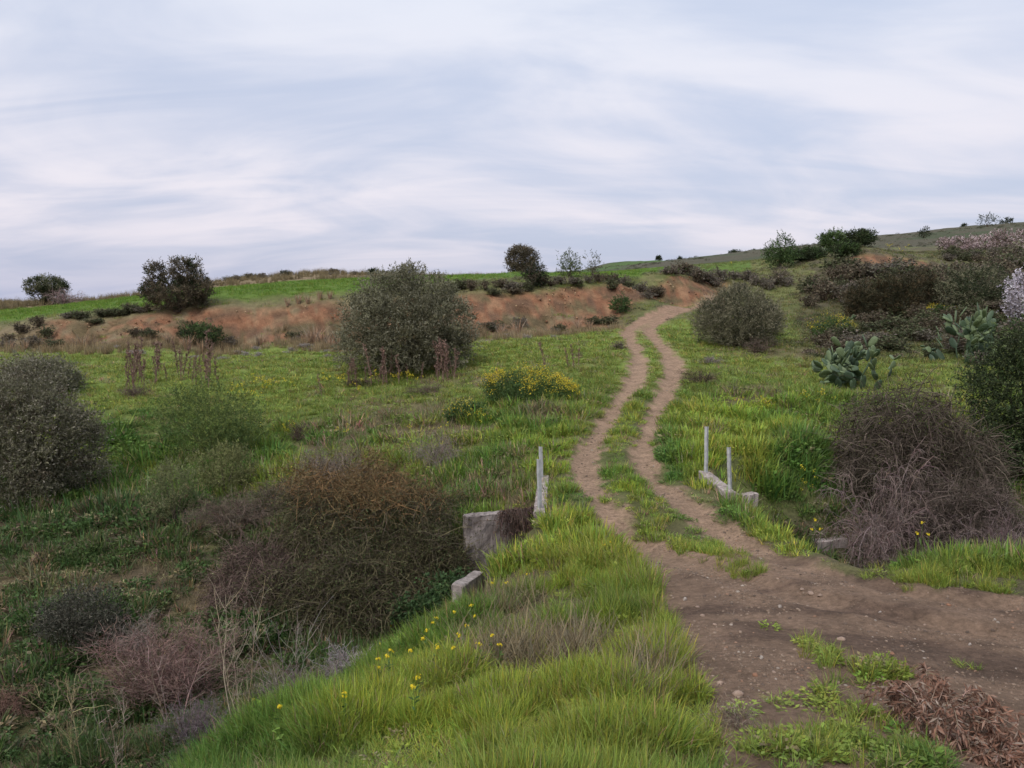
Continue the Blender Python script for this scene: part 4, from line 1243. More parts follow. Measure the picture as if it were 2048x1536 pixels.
# far trees on the hills
for i, (px, Y, w, h, lb, g_) in enumerate((
    (1464, 305, 13, 12, 'dark tree in the small clump on the ridge of the far green hill', 'clump of ridge trees'), (1477, 305, 12, 11, 'dark tree in the small clump on the ridge of the far green hill', 'clump of ridge trees'),
    (1501, 303, 9, 9, 'dark tree in the small clump on the ridge of the far green hill', 'clump of ridge trees'), (1508, 303, 8, 9, 'dark tree in the small clump on the ridge of the far green hill', 'clump of ridge trees'),
    (1318, 440, 9, 8, 'tiny dark tree on the crest of the flat far hill', 'trees on the flat far hill'), (1360, 440, 6, 8, 'tiny dark tree on the crest of the flat far hill', 'trees on the flat far hill'), (1396, 420, 8, 6, 'tiny dark tree on the crest of the flat far hill', 'trees on the flat far hill'),
    (1926, 236, 10, 13, 'tiny upright tree alone on the dark hill crest', None), (2012, 240, 24, 14, 'dark rounded bush on the dark hill crest', None), (1848, 180, 18, 22, 'dark bush halfway up the dark hillside', None), (1975, 200, 36, 24, 'dark green bush behind the pink almond blossom', None),
    (745, 103, 16, 11, 'small black-green bush on the dry grass skyline', None), (572, 100, 22, 10, 'low dark bush among dry grass on the skyline', None))):
    leafy('hill_tree', px, Y, w, h, lb, 'tree', 150 + i, DKGREEN[:2], leaf=0.0011 * Y, wid=0.0006 * Y, clumps=70, per=18, trunk=0.05, group=g_, clr=0.1)


# ------------------------------------------------------------------ dry and twiggy shrubs
def twiggy(name, px, Y, wpx, hpx, label, cat, seed, n, thick, col, col2, group=None, **kw):
    p = at(px, Y)
    k = (Y * CP - (p[2] - CAMZ) * SP) / F
    w, h = wpx * k, hpx * k
    t = thing(name, p, label, cat, group)
    a, b = twig_mesh(name + '_twigs', seed, w * 0.5, w * 0.45, h, n[0], n[1], n[2], thick, col, col2, **kw)
    # fit the grown shrub to its height and width
    co = np.empty(len(a.vertices) * 3, np.float32); a.vertices.foreach_get('co', co); co = co.reshape(-1, 3)
    fz = h / max(np.percentile(co[:, 2], 99.6), 1e-3); fx = w * 0.5 / max(np.percentile(np.abs(co[:, 0]), 96), 1e-3)
    sc = np.array([fx, fx, fz], np.float32)
    for m in (a, b):
        if m is not None:
            q = np.empty(len(m.vertices) * 3, np.float32); m.vertices.foreach_get('co', q)
            m.vertices.foreach_set('co', (q.reshape(-1, 3) * sc).ravel()); m.update()
    o = link('twigs', a, M_TWIG, t); o['kind'] = 'stuff'
    if b is not None:
        o = link('leaves', b, M_LEAF, t); o['kind'] = 'stuff'
    return t


def dome(name, px, Y, wpx, hpx, label, cat, seed, ntw, ln, thick, cols, nleaf, leafsz, lcols, top=None, wide=.5, group=None):
    """rounded thicket: short crossing twigs through the outer layer of a lumpy dome, and small leaves on them"""
    rs = np.random.RandomState(seed)
    p = at(px, Y); k = (Y * CP - (p[2] - CAMZ) * SP) / F
    rx, rz = wpx * k * .5, hpx * k; ry = rx * .75
    t = thing(name, p, label, cat, group)

    def shell(n):
        d = rnd_dir(rs, n); d[:, 2] = np.abs(d[:, 2])
        lump = .62 + .62 * vnoise(d[:, 0] * 2.2 + seed, d[:, 1] * 2.2 + d[:, 2] * 2.5, seed) 
        lump = lump * (.93 + .14 * vnoise(d[:, 0] * 7 + seed, d[:, 1] * 7 + d[:, 2] * 7, seed + 1))
        rf = (.62 + .38 * rs.rand(n) ** .6) * lump
        return d, d * np.array([rx, ry, rz]) * rf[:, None]

    def colour(P_, cc, rep):
        cc = np.array(cc); c = cc[rs.randint(0, len(cc), len(P_))] * (1 + .2 * rs.normal(size=(len(P_), 1)))
        if top is not None:
            tc = np.array(top)
            w = sstep(.50, .78, P_[:, 2] / rz + .3 * (vnoise(P_[:, 0] * 1.2 + 5, P_[:, 1] * 1.2, seed + 3) - .5) + .12 * rs.normal(size=len(P_)))
            c = np.where((rs.rand(len(P_)) < w)[:, None], tc[rs.randint(0, len(tc), len(P_))] * (1 + .2 * rs.normal(size=(len(P_), 1))), c)
        return np.repeat(np.clip(c, .01, .8), rep, 0)
    d, S = shell(ntw)
    sh = (rs.rand(ntw, 1) < .16) * 1.0
    q = grow(S, np.cross(d, rnd_dir(rs, ntw)) * (1 - .6 * sh) + d * (.25 + .7 * sh) + np.array([0, 0, -.12]) * (1 - sh), ln * (.4 + .9 * rs.rand(ntw)) * (1 + .5 * sh[:, 0]), 3, rs, .3, 0, .25)
    V, Fa = fine_twigs(q, thick * np.linspace(1, .45, 4)[None] * (.5 + .9 * rs.rand(ntw, 1) ** 2), rs)
    g = Geo().add(V, Fa, colour(S, cols, 8))
    nm_ = 60
    d2, E = shell(nm_)
    tt = np.linspace(0, 1, 8)[None, :, None]
    B = np.zeros((nm_, 1, 3)); B[:, 0, :2] = E[:, :2] * .25; B[..., 2] = -.1
    C_ = B * .4 + E[:, None] * .6 + np.array([0, 0, rz * .35])
    m = B * (1 - tt) ** 2 + 2 * C_ * tt * (1 - tt) + E[:, None] * tt ** 2
    V, Fa = polytubes(m, thick * 2.2 * np.linspace(1, .4, 8)[None] * np.ones((nm_, 1)), 4)
    g.add(V, Fa, colour(E, cols, 32))
    for v in g.V: v[:, 2] = np.maximum(v[:, 2], -.15)
    o = link('twigs', g.mesh(name + '_twigs'), M_TWIG, t); o['kind'] = 'stuff'
    s_, tg, _ = sample_on(q, rs, nleaf, 0, 1)
    V, Fa = leaves(s_, tg * .5 + rnd_dir(rs, nleaf) + np.array([0, 0, .2]), leafsz * (.5 + .8 * rs.rand(nleaf)), leafsz * wide, rs)
    o = link('leaves', Geo().add(V, Fa, colour(s_, lcols, 4)).mesh(name + '_leaves'), M_LEAF, t); o['kind'] = 'stuff'
    return t


GREYB = (0.145, 0.118, 0.088); GREYP = (0.19, 0.165, 0.135); PURP = (0.125, 0.09, 0.072); DKB = (0.075, 0.058, 0.042)
dome('dry_tangle', 1808, 19.2, 360, 292, 'huge dry grey-brown tangle of bare branches below the large prickly pear', 'shrub', 201, 17500, .55, .007,
     ((0.09, 0.072, 0.056), (0.122, 0.098, 0.078), (0.065, 0.052, 0.040)), 12000, .05, ((0.06, 0.062, 0.035), (0.10, 0.08, 0.058)))
dome('dry_tangle', 1940, 16.8, 300, 235, 'dark brown thicket spilling below the tall dark green bush', 'shrub', 203, 11000, .45, .006,
     ((0.10, 0.078, 0.064), (0.13, 0.10, 0.088), (0.075, 0.06, 0.048)), 9000, .045, ((0.05, 0.055, 0.03), (0.085, 0.07, 0.048)))
twiggy('dry_tangle', 1745, 17.0, 200, 235, 'paler drooping mass of dead branches at the edge of the green bank', 'shrub', 202, (46, 620, 3000), 0.017, (0.19, 0.142, 0.13), (0.225, 0.17, 0.155), lens=(0.7, 0.3), grav=0.6, wig=.3)
twiggy('dry_tangle', 1800, 17.8, 190, 300, 'long pale dead canes arching out of the huge tangle', 'shrub', 218, (26, 240, 700), 0.014, (0.17, 0.13, 0.115), (0.2, 0.155, 0.14), lens=(0.6, 0.28), grav=0.5, wig=.34)
dome('dry_tangle', 1830, 15.6, 260, 120, 'low dark brown scrub filling the hollow under the huge tangle', 'shrub', 234, 5500, .38, .005, ((0.085, 0.066, 0.055), (0.11, 0.085, 0.072)), 7000, .045, ((0.055, 0.062, 0.032), (0.085, 0.07, 0.05)))
twiggy('dry_tangle', 2025, 14.3, 210, 200, 'purplish grey bare bush on the ditch rim beyond the dirt road', 'shrub', 204, (50, 700, 4500), 0.012, (0.125, 0.09, 0.088), (0.155, 0.12, 0.115), lens=(0.5, 0.25), grav=0.1)
BR_T = ((0.085, 0.075, 0.045), (0.115, 0.10, 0.055), (0.07, 0.055, 0.042)); BR_L = ((0.075, 0.092, 0.034), (0.10, 0.10, 0.04), (0.055, 0.072, 0.028)); BR_R = ((0.165, 0.10, 0.048), (0.13, 0.095, 0.045))
dome('bramble_mound', 740, 16.6, 450, 158, 'broad dark bramble mound with a rusty brown crown', 'bramble', 205, 13000, .42, .0055, BR_T, 22000, .055, BR_L, top=BR_R)
dome('bramble_mound', 690, 14.6, 360, 125, 'dark olive bramble spreading at the foot of the rusty mound', 'bramble', 232, 8000, .40, .0055, BR_T, 13000, .05, BR_L)
dome('bramble_mound', 872, 15.3, 190, 120, 'dark bramble pressed against the end of the concrete wing wall', 'bramble', 233, 5000, .38, .0055, BR_T, 8000, .05, BR_L)
dome('bramble_mound', 545, 15.2, 270, 95, 'low purple-brown tail of the bramble mound creeping down the bank', 'bramble', 207, 6500, .35, .005,
     ((0.13, 0.085, 0.075), (0.15, 0.11, 0.09), (0.09, 0.065, 0.055)), 6500, .045, ((0.09, 0.09, 0.045), (0.12, 0.09, 0.065)))
dome('bramble_mound', 690, 19.3, 220, 60, 'grey-brown fringe of dead bramble along the back of the rusty mound', 'bramble', 206, 5000, .35, .006,
     ((0.15, 0.115, 0.095), (0.19, 0.15, 0.12), (0.11, 0.085, 0.06)), 4000, .045, ((0.12, 0.11, 0.06), (0.15, 0.12, 0.08)))
dome('ivy_mound', 900, 13.6, 200, 95, 'dark green leafy undergrowth filling the ditch below the wing wall', 'undergrowth', 219, 1500, .3, .004,
     ((0.07, 0.08, 0.04), (0.09, 0.10, 0.045)), 14000, .07, ((0.045, 0.085, 0.03), (0.06, 0.11, 0.035), (0.035, 0.065, 0.025)), wide=.6)
twiggy('dead_brush', 870, 20.5, 120, 85, 'pale grey swept-over dead brush on the bank above the bramble', 'shrub', 208, (40, 420, 1800), 0.009, GREYP, (0.24, 0.195, 0.17), lens=(0.6, 0.25), grav=0.5)
twiggy('dead_brush', 650, 20.8, 120, 70, 'grey-brown dead brush behind the rusty bramble top', 'shrub', 209, (40, 420, 1800), 0.009, GREYB, GREYP, lens=(0.5, 0.25), grav=0.3)
twiggy('dead_brush', 470, 18.0, 150, 70, 'dark purple-brown brushwood under the spiky yellow-green broom', 'shrub', 210, (40, 500, 2600), 0.009, PURP, GREYB, lens=(0.5, 0.25), grav=0.3)
twiggy('dead_brush', 560, 19.0, 140, 60, 'dark brown brushwood joining the spiky broom to the bramble', 'shrub', 216, (40, 500, 2600), 0.009, DKB, GREYB, lens=(0.5, 0.25), grav=0.3)
twiggy('twiggy_bush', 335, 11.4, 270, 175, 'reddish-brown bare twiggy bush in the ditch beside the dark cushion shrub', 'shrub', 211, (60, 700, 4800), 0.008, (0.17, 0.105, 0.092), (0.20, 0.135, 0.115), lens=(0.42, 0.2), up=0.2)
twiggy('twiggy_bush', 255, 13.0, 110, 85, 'greyish bare twigs leaning beside the dark cushion shrub', 'shrub', 212, (30, 300, 1500), 0.007, GREYP, (0.22, 0.18, 0.16), lens=(0.45, 0.2), grav=.3)
twiggy('twiggy_bush', 703, 9.6, 105, 85, 'pale grey-mauve dead bush at the edge of the grassy bank', 'shrub', 213, (40, 420, 2200), 0.006, (0.25, 0.215, 0.215), (0.30, 0.26, 0.255), lens=(0.45, 0.2), up=.2)
twiggy('twiggy_bush', 610, 9.2, 150, 110, 'grey-brown dead undergrowth behind the yellow flowers on the bank edge', 'shrub', 214, (40, 420, 2200), 0.006, (0.17, 0.14, 0.125), (0.21, 0.175, 0.15), lens=(0.45, 0.2), up=.2)
twiggy('twiggy_bush', 15, 11.2, 110, 70, 'brown dead brush low in the shade of the ditch wall', 'shrub', 215, (30, 320, 1500), 0.007, (0.15, 0.09, 0.07), (0.19, 0.12, 0.09), lens=(0.5, 0.2), grav=.4)
twiggy('thorn_cushion', 390, 9.0, 120, 105, 'tight dome of grey-purple thorny twigs behind the grass at the bank foot', 'shrub', 217, (160, 1000, 3600), 0.004, (0.14, 0.11, 0.115), (0.19, 0.155, 0.16), lens=(0.22, 0.12), up=0.05)
def sapling(px, Y, wpx, hpx, label, seed, nst, col):
    """bare thorny sapling: a few upright stems, forked zigzag branches, short spurs"""
    rs = np.random.RandomState(seed)
    p = at(px, Y); k = (Y * CP - (p[2] - CAMZ) * SP) / F; w, h = wpx * k, hpx * k
    t = thing('thorn_sapling', p, label, 'sapling')
    a = rs.rand(nst) * 6.28
    S = np.stack([np.cos(a) * .06, np.sin(a) * .06, np.full(nst, -.08)], -1)
    e = np.stack([np.cos(a) * w * .28 * rs.rand(nst), np.sin(a) * w * .2, h * (.75 + .3 * rs.rand(nst))], -1)
    q0 = grow(S, e, np.linalg.norm(e, axis=1), 10, rs, .07, .03)
    V, Fa = polytubes(q0, .0075 * np.linspace(1, .28, 11)[None] * (.7 + .5 * rs.rand(nst, 1)), 5)
    o = link('stems', Geo().add(V, Fa, tint(rs, col, nst, .12, 55)).mesh('sapling_stems'), M_TWIG, t)
    n1 = nst * 9
    s1, t1, _ = sample_on(q0, rs, n1, .25, .95)
    out = np.cross(t1, rnd_dir(rs, n1))
    q1 = grow(s1, out * .8 + t1 * .75, h * .26 * (.4 + rs.rand(n1)), 5, rs, .16, .06)
    V, Fa = polytubes(q1, .0036 * np.linspace(1, .4, 6)[None] * np.ones((n1, 1)), 4)
    g = Geo().add(V, Fa, tint(rs, col, n1, .15, 24))
    n2 = nst * 60
    s2, t2, _ = sample_on(q1, rs, n2, .1, 1)
    q2 = grow(s2, np.cross(t2, rnd_dir(rs, n2)) * .9 + t2 * .5, h * .045 * (.4 + rs.rand(n2)), 2, rs, .2)
    V, Fa = polytubes(q2, .0022 * np.linspace(1, .5, 3)[None] * np.ones((n2, 1)), 3)
    g.add(V, Fa, tint(rs, np.array(col) * .85, n2, .15, 9))
    o = link('branches', g.mesh('sapling_branches'), M_TWIG, t); o['kind'] = 'stuff'


sapling(488, 9.1, 230, 320, 'tall pale bare thorn sapling with forking zigzag branches', 220, 5, (0.33, 0.28, 0.20))
sapling(585, 9.3, 120, 260, 'slim bare grey sapling beside the tall pale thorn', 221, 4, (0.26, 0.225, 0.19))
sapling(165, 8.6, 180, 250, 'yellowish bare sapling with side twigs rising from the ditch', 222, 3, (0.34, 0.29, 0.16))
sapling(240, 8.2, 130, 205, 'small bare sapling leaning beside the yellowish one', 223, 3, (0.28, 0.23, 0.18))
sapling(350, 9.6, 130, 220, 'thin bare shoots rising in front of the reddish twiggy bush', 224, 3, (0.27, 0.205, 0.17))
# small named brush on the slopes
for i, (px, Y, w, h, c1, c2, lb) in enumerate((
    (1400, 28.6, 85, 36, DKB, PURP, 'dark brown low shrub at the track edge across from the mustard clump'), (1512, 35.5, 66, 34, PURP, GREYB, 'purplish dry shrub in front of the feathery bush'), (1420, 32.5, 46, 18, GREYP, (0.24, 0.21, 0.2), 'small pale grey cushion beside the track'),
    (1085, 25, 85, 26, (0.17, 0.11, 0.08), GREYB, 'reddish dry patch of brush below the yellow mustard'), (595, 24.5, 45, 40, PURP, DKB, 'small dark purple dead bush on the grassy bank'), (1235, 37, 36, 16, GREYB, GREYP, 'small grey-brown shrub on the terrace where the track begins its climb'),
    (860, 30.5, 95, 26, PURP, GREYB, 'purplish dead brush below the dome-shaped bush'), (720, 33, 60, 20, DKB, PURP, 'dark brush under the skirts of the dome-shaped bush'), (275, 31, 60, 24, PURP, GREYB, 'dead brush at the foot of the tall brown stalks'),
    (1090, 7.9, 180, 46, (0.22, 0.175, 0.14), (0.27, 0.22, 0.18), 'flattened dry brown twigs in the grass of the bank'), (950, 9.7, 110, 26, (0.20, 0.15, 0.12), (0.24, 0.19, 0.15), 'flattened dry twigs near the end of the wing wall'),
    (1470, 4.55, 100, 60, (0.22, 0.17, 0.13), (0.27, 0.215, 0.165), 'heap of dry grey twigs where grass meets bare dirt'), (1050, 12.2, 95, 36, (0.12, 0.095, 0.08), (0.17, 0.13, 0.11), 'dark dead twigs matted on the slope beside the wing wall'),
    (1560, 560 / 8.0, 60, 26, GREYB, GREYP, 'grey heathery shrub on the slope under the young tree'), (128, 80, 62, 34, (0.26, 0.19, 0.18), (0.30, 0.22, 0.21), 'pinkish bare bush leaning on the flat-topped skyline tree'))):
    twiggy('dead_brush', px, Y, w, h, lb, 'brush', 240 + i, (26, 220, 900), 0.004 * max(Y, 8) / 10, c1, c2, lens=(0.5, 0.22), grav=.25)

# ------------------------------------------------------------------ many small shrubs: three kinds, copied
def small_shrub(seed, col, col2, leafn, leafcol):
    return twig_mesh('small_shrub', seed, 0.5, 0.5, 0.6, 24, 130, 420, 0.012, col, col2, lens=(0.4, 0.2), leafn=leafn, leafcol=leafcol, leafsz=0.09, grav=.1)


KINDS = {
 'grey': [small_shrub(301 + i, GREYB, GREYP, 700, ((0.17, 0.15, 0.12), (0.12, 0.105, 0.08))) for i in range(2)],
 'brown': [small_shrub(311 + i, DKB, PURP, 700, ((0.115, 0.098, 0.065), (0.14, 0.115, 0.078))) for i in range(2)],
 'green': [small_shrub(321 + i, DKB, GREYB, 900, ((0.08, 0.092, 0.045), (0.10, 0.105, 0.055))) for i in range(2)],
 'pale': [small_shrub(331 + i, (0.3, 0.26, 0.24), (0.34, 0.3, 0.28), 300, ((0.33, 0.30, 0.28), (0.27, 0.24, 0.22))) for i in range(2)],
}


LOOK = {'grey': 'grey-brown heathery shrub', 'brown': 'dark brown twiggy shrub', 'green': 'dark green leafy shrub', 'pale': 'pale grey cushion of dead thistle'}


def put_small(kind, px, Y, wpx, hpx, label, group, rs, name='low_shrub'):
    label = LOOK[kind] + ' ' + label; group = kind + ' ' + group
    p = at(px, Y); k = Y / F
    t = thing(name, p, label, 'shrub', group, rs.rand() * 6.28, (wpx * k, wpx * k, hpx * k * .8 / 0.62))
    a, b = KINDS[kind][rs.randint(0, 2)]
    o = link('twigs', a, M_TWIG, t); o['kind'] = 'stuff'
    o = link('leaves', b, M_LEAF, t); o['kind'] = 'stuff'


rs = np.random.RandomState(61)
for px in np.arange(905, 1330, 17.0):                      # along the lip of the cutting
    q = px + rs.normal() * 6
    put_small(rs.choice(['grey', 'brown', 'brown', 'green']), q, np.interp(q, [900, 1100, 1250, 1330], [54.8, 55.8, 58.2, 62]) + rs.normal() * 0.5, 24 + 22 * rs.rand(), 13 + 14 * rs.rand(), 'on the lip of the earth cutting below the green field', 'shrubs on the lip of the cutting', rs)
for px in np.arange(1345, 1600, 15.0):
    q = px + rs.normal() * 6
    put_small(rs.choice(['grey', 'grey', 'brown', 'green']), q, np.interp(q, [1345, 1450, 1600], [64, 67, 66]) + rs.normal() * 1.2, 26 + 24 * rs.rand(), 14 + 16 * rs.rand(), 'on the slope behind the feathery bush', 'shrubs behind the feathery bush', rs)
for px in np.arange(140, 300, 13.0):
    put_small(rs.choice(['grey', 'brown', 'green', 'green']), px + rs.normal() * 5, 54 + rs.normal() * .4, 26 + 20 * rs.rand(), 12 + 10 * rs.rand(), 'along the field edge beside the split-crowned tree', 'shrubs along the field edge', rs)
for px in np.arange(15, 125, 16.0):
    put_small(rs.choice(['grey', 'brown', 'green']), px + rs.normal() * 5, 51 + rs.normal() * 1.0, 30 + 24 * rs.rand(), 14 + 14 * rs.rand(), 'where the cutting runs out below the flat-topped tree', 'shrubs where the cutting runs out', rs)
for i in range(22):                                        # foot of the cutting
    q = 150 + 1150 * rs.rand()
    if 690 < q < 935: continue
    put_small(rs.choice(['brown', 'green', 'green', 'grey']), q, np.interp(q, [100, 680, 950, 1100, 1220, 1340], [49.6, 49.6, 49.8, 51.3, 51.8, 58.8]) + rs.normal() * .35, 22 + 26 * rs.rand(), 12 + 14 * rs.rand(), 'at the foot of the red earth cutting', 'shrubs at the foot of the cutting', rs)
for i in range(26):
    put_small('pale', 160 + 520 * rs.rand() ** .8 if i < 20 else 960 + 230 * rs.rand(), 42 + 6 * rs.rand(), 18 + 22 * rs.rand(), 6 + 6 * rs.rand(), 'on the terrace before the cutting', 'cushions on the terrace', rs)
for i in range(105):                                       # right-hand slope
    q = 1600 + 448 * rs.rand() ** .8; Y = 50 + 21 * rs.rand()
    put_small(rs.choice(['brown', 'grey', 'brown', 'green']), q, Y, 44 + 44 * rs.rand(), 26 + 24 * rs.rand(), 'on the scrubby slope below the red bank and mound', 'shrubs of the scrubby slope', rs)
for i in range(26):
    q = 1880 + 168 * rs.rand(); Y = 74 + 12 * rs.rand()
    put_small(rs.choice(['brown', 'grey', 'green']), q, Y, 26 + 24 * rs.rand(), 12 + 10 * rs.rand(), 'on the slope under the pink almond trees', 'shrubs under the almond trees', rs)
for i in range(58):
    q = 1600 + 440 * rs.rand() ** .8; Y = 31 + 17 * rs.rand()
    if abs(q - 1715) < 90 and Y < 33: continue
    put_small(rs.choice(['green', 'green', 'brown', 'grey']), q, Y, 44 + 50 * rs.rand(), 20 + 22 * rs.rand(), 'in the rough ground around the prickly pears', 'shrubs of the rough ground', rs)
for i in range(20):
    q = 640 + 330 * rs.rand(); Y = 98 + 8 * rs.rand()
    put_small(rs.choice(['grey', 'brown', 'green']), q if i % 2 else 440 + 250 * rs.rand(), Y, 16 + 14 * rs.rand(), 7 + 6 * rs.rand(), 'in the dry strip above the green field', 'shrubs of the dry skyline strip', rs)

# ------------------------------------------------------------------ dry grass clumps and dead stalks
CLUMP = [tuft(401 + i, 60, 1.0, 0.028, 0.16, 0.22, 4, 0.4, dead_f=(1.2, 1.15, 1.0)) for i in range(3)]
for m in CLUMP:
    c = np.empty(len(m.vertices) * 4, np.float32); m.attributes['col'].data.foreach_get('color', c)
    c = c.reshape(-1, 4); c[:, :3] *= np.array([0.30, 0.21, 0.145]); m.attributes['col'].data.foreach_set('color', np.clip(c, 0, .7).ravel())
    m.materials.append(M_TWIG)
rs = np.random.RandomState(71)
rc = [(375, 47.5, 30), (405, 47, 28), (612, 47.5, 30), (628, 48, 40), (644, 48.4, 34), (660, 48, 26), (682, 48.6, 40), (150, 48.5, 24), (168, 48.2, 28), (184, 48.6, 24), (1001, 48.8, 24), (1035, 49, 30), (945, 47.5, 34), (936, 48, 40), (575, 53.5, 16), (597, 53.6, 18), (616, 53.4, 16), (640, 53.6, 18), (660, 53.8, 16), (20, 48, 22), (50, 48.4, 20), (1155, 50.6, 22), (1180, 50.8, 18), (340, 48.2, 24), (520, 48.9, 22), (555, 48.8, 20)]
for (px, Y, h) in rc:
    p = at(px, Y); s = h * Y / F
    t = tag(link('straw_clump', CLUMP[rs.randint(0, 3)]), 'upright clump of straw-coloured dry grass along the earth cutting', 'dry grass', 'straw clumps along the cutting')
    t.location = p; t.rotation_euler = (0, 0, rs.rand() * 6.28); t.scale = (s * 1.3, s * 1.3, s)


def stalk_mesh(seed):
    rs = np.random.RandomState(seed)
    g = Geo()
    p = grow(np.array([[0, 0, -.03]]), np.array([[0.06 * rs.normal(), 0.06 * rs.normal(), 1]]), 1.05, 8, rs, 0.05)
    V, Fa = polytubes(p, np.linspace(0.013, 0.006, 9)[None], 5)
    g.add(V, Fa, np.array([0.20, 0.135, 0.105]))
    n = 30
    s, t_, _ = sample_on(p, rs, n, 0.25, 1)
    q = grow(s, rnd_dir(rs, n) * .5 + np.array([0, 0, .75]), 0.10 * (0.5 + rs.rand(n)), 2, rs, 0.2)
    V, Fa = polytubes(q, np.full((n, 3), 0.006), 3)
    g.add(V, Fa, np.array([0.19, 0.125, 0.10]))
    m = 150
    s, _, _ = sample_on(q, rs, m, 0.0, 1)
    V, Fa = leaves(s, rnd_dir(rs, m), 0.035 + .02 * rs.rand(m), 0.022, rs)
    g.add(V, Fa, tint(rs, (0.21, 0.135, 0.11), m, 0.25, 4))
    return g.mesh('stalk')


STALK = [stalk_mesh(501 + i) for i in range(5)]
for m in STALK: m.materials.append(M_TWIG)
rs = np.random.RandomState(73)


def stalk(px, Y, hpx, label, group):
    p = at(px, Y); s = hpx * Y / F
    t = tag(link('dead_stalk', STALK[rs.randint(0, 5)]), label, 'dead stalk', group)
    t.location = p; t.rotation_euler = (rs.normal() * .05, rs.normal() * .05, rs.rand() * 6.28); t.scale = (s * 1.1, s * 1.1, s)


for i in range(34):
    stalk(228 + 210 * rs.rand(), 31.5 + 4.5 * rs.rand(), 38 + 50 * rs.rand(), 'tall brown dead weed stalk on the terrace above the broom bush', 'dead stalks on the terrace')
for i in range(38):
    stalk(695 + 215 * rs.rand(), 32.6 + 1.6 * rs.rand(), 28 + 55 * rs.rand() ** 1.5, 'brown dead weed stalk in front of the dome-shaped bush', 'dead stalks in front of the dome-shaped bush')
stalk(1090, 32, 60, 'single thick brown dead stalk standing on the open terrace', None)
stalk(1137, 32.5, 42, 'brown dead stalk in the trio near the mustard clump', 'trio of dead stalks'); stalk(1148, 32.2, 50, 'brown dead stalk in the trio near the mustard clump', 'trio of dead stalks'); stalk(1157, 32.8, 40, 'brown dead stalk in the trio near the mustard clump', 'trio of dead stalks')
stalk(644, 31, 44, 'brown dead stalk alone between the stalk thicket and the dome-shaped bush', None); stalk(997, 30, 40, 'brown dead stalk rising just behind the mustard clump', None)
stalk(972, 14.6, 118, 'tall rusty dock stalk standing against the concrete wing wall', None)

# ------------------------------------------------------------------ prickly pears: every pad a part
def pad_mesh(seed):
    rs = np.random.RandomState(seed)
    ns, nr = 12, 4
    V = []; an = np.arange(ns) * 2 * math.pi / ns
    zc = 0.5; wob = 1 + 0.05 * rs.normal(size=ns)
    for k, (f, th) in enumerate(((1.0, 0.0), (0.86, 0.045), (0.5, 0.075))):
        for sg in ((0,) if k == 0 else (1, -1)):
            x = np.cos(an) * 0.32 * f * (1 + 0.18 * np.sin(an)) * wob; z = zc + np.sin(an) * 0.5 * f * wob
            V.append(np.stack([x, np.full(ns, th * sg), z], -1))
    V = np.concatenate(V + [np.array([[0, 0.085, zc], [0, -0.085, zc]])])
    Fa = []
    R = lambda k: np.arange(ns) + k * ns
    def band(a, b, flip):
        for i in range(ns):
            j = (i + 1) % ns
            q = [a[i], a[j], b[j], b[i]]
            Fa.append(q[::-1] if flip else q)
    band(R(0), R(1), True); band(R(0), R(2), False); band(R(1), R(3), True); band(R(2), R(4), False)
    for i in range(0, ns, 2):
        j = (i + 1) % ns; k2 = (i + 2) % ns
        Fa.append([R(3)[i], 5 * ns, R(3)[k2], R(3)[j]]); Fa.append([R(4)[i], R(4)[j], R(4)[k2], 5 * ns + 1])
    return V, np.array(Fa)


PADS = []
for i, c in enumerate(((0.052, 0.084, 0.044), (0.066, 0.10, 0.05), (0.115, 0.155, 0.075), (0.042, 0.068, 0.04))):
    V, Fa = pad_mesh(600 + i)
    V = V * (1 + 0.0)
    m = mesh_np('pad', V, Fa, np.tile(np.array(c), (len(V), 1)), True); m.materials.append(M_CACTUS); PADS.append(m)


def cactus(px, Y, wpx, hpx, label, seed, levels, roots, size=0.40):
    rs = np.random.RandomState(seed)
    p = at(px, Y); k = Y / F; w = wpx * k; h = hpx * k
    t = thing('prickly_pear', p, label, 'cactus')
    mats = []

    def add(M, lv):
        mats.append((M, lv))
        if lv >= levels: return
        nb = rs.choice([1, 2, 3], p=[.25, .5, .25]) if lv < levels - 1 else rs.choice([0, 1, 2, 3], p=[.2, .35, .3, .15])
        for b in range(nb):
            a = rs.normal() * 0.75 if nb > 1 else rs.normal() * 0.35
            s = (0.80 + 0.22 * rs.rand())
            x = math.sin(a) * 0.30; z = 0.5 + math.cos(a) * 0.46
            add(M @ Matrix.Translation((x, 0, z)) @ Matrix.Rotation(a * 0.75, 4, 'Y') @ Matrix.Rotation(rs.normal() * 0.45, 4, 'X') @ Matrix.Rotation(rs.normal() * 0.9, 4, 'Z') @ Matrix.Scale(s, 4), lv + 1)
    for r in range(roots):
        a = rs.rand() * 6.28; d = math.sqrt(rs.rand()) * w * 0.42
        lean = 0.62 * d / (w * 0.42)
        M = Matrix.Translation((math.cos(a) * d, math.sin(a) * d * .8, -0.06)) @ Matrix.Rotation(lean, 4, Vector((-math.sin(a), math.cos(a), 0))) @ Matrix.Rotation(rs.rand() * 6.28, 4, 'Z') @ Matrix.Scale(size, 4)
        add(M, 0)
    top = max((M @ Vector((0, 0, 1))).z for M, _ in mats)
    wid = max(abs((M @ Vector((0, 0, .5))).x) for M, _ in mats) + 0.15
    S = Matrix.Diagonal((min(1.2, w * 0.5 / wid), min(1.2, w * 0.5 / wid), h / top, 1))
    for i, (M, lv) in enumerate(mats):
        q = S @ M
        if q.translation.z < -0.25: continue
        o = link('pad', PADS[2 if (lv >= levels - 1 and rs.rand() < .55) else rs.choice([0, 1, 3])], None, t)
        o.matrix_local = q


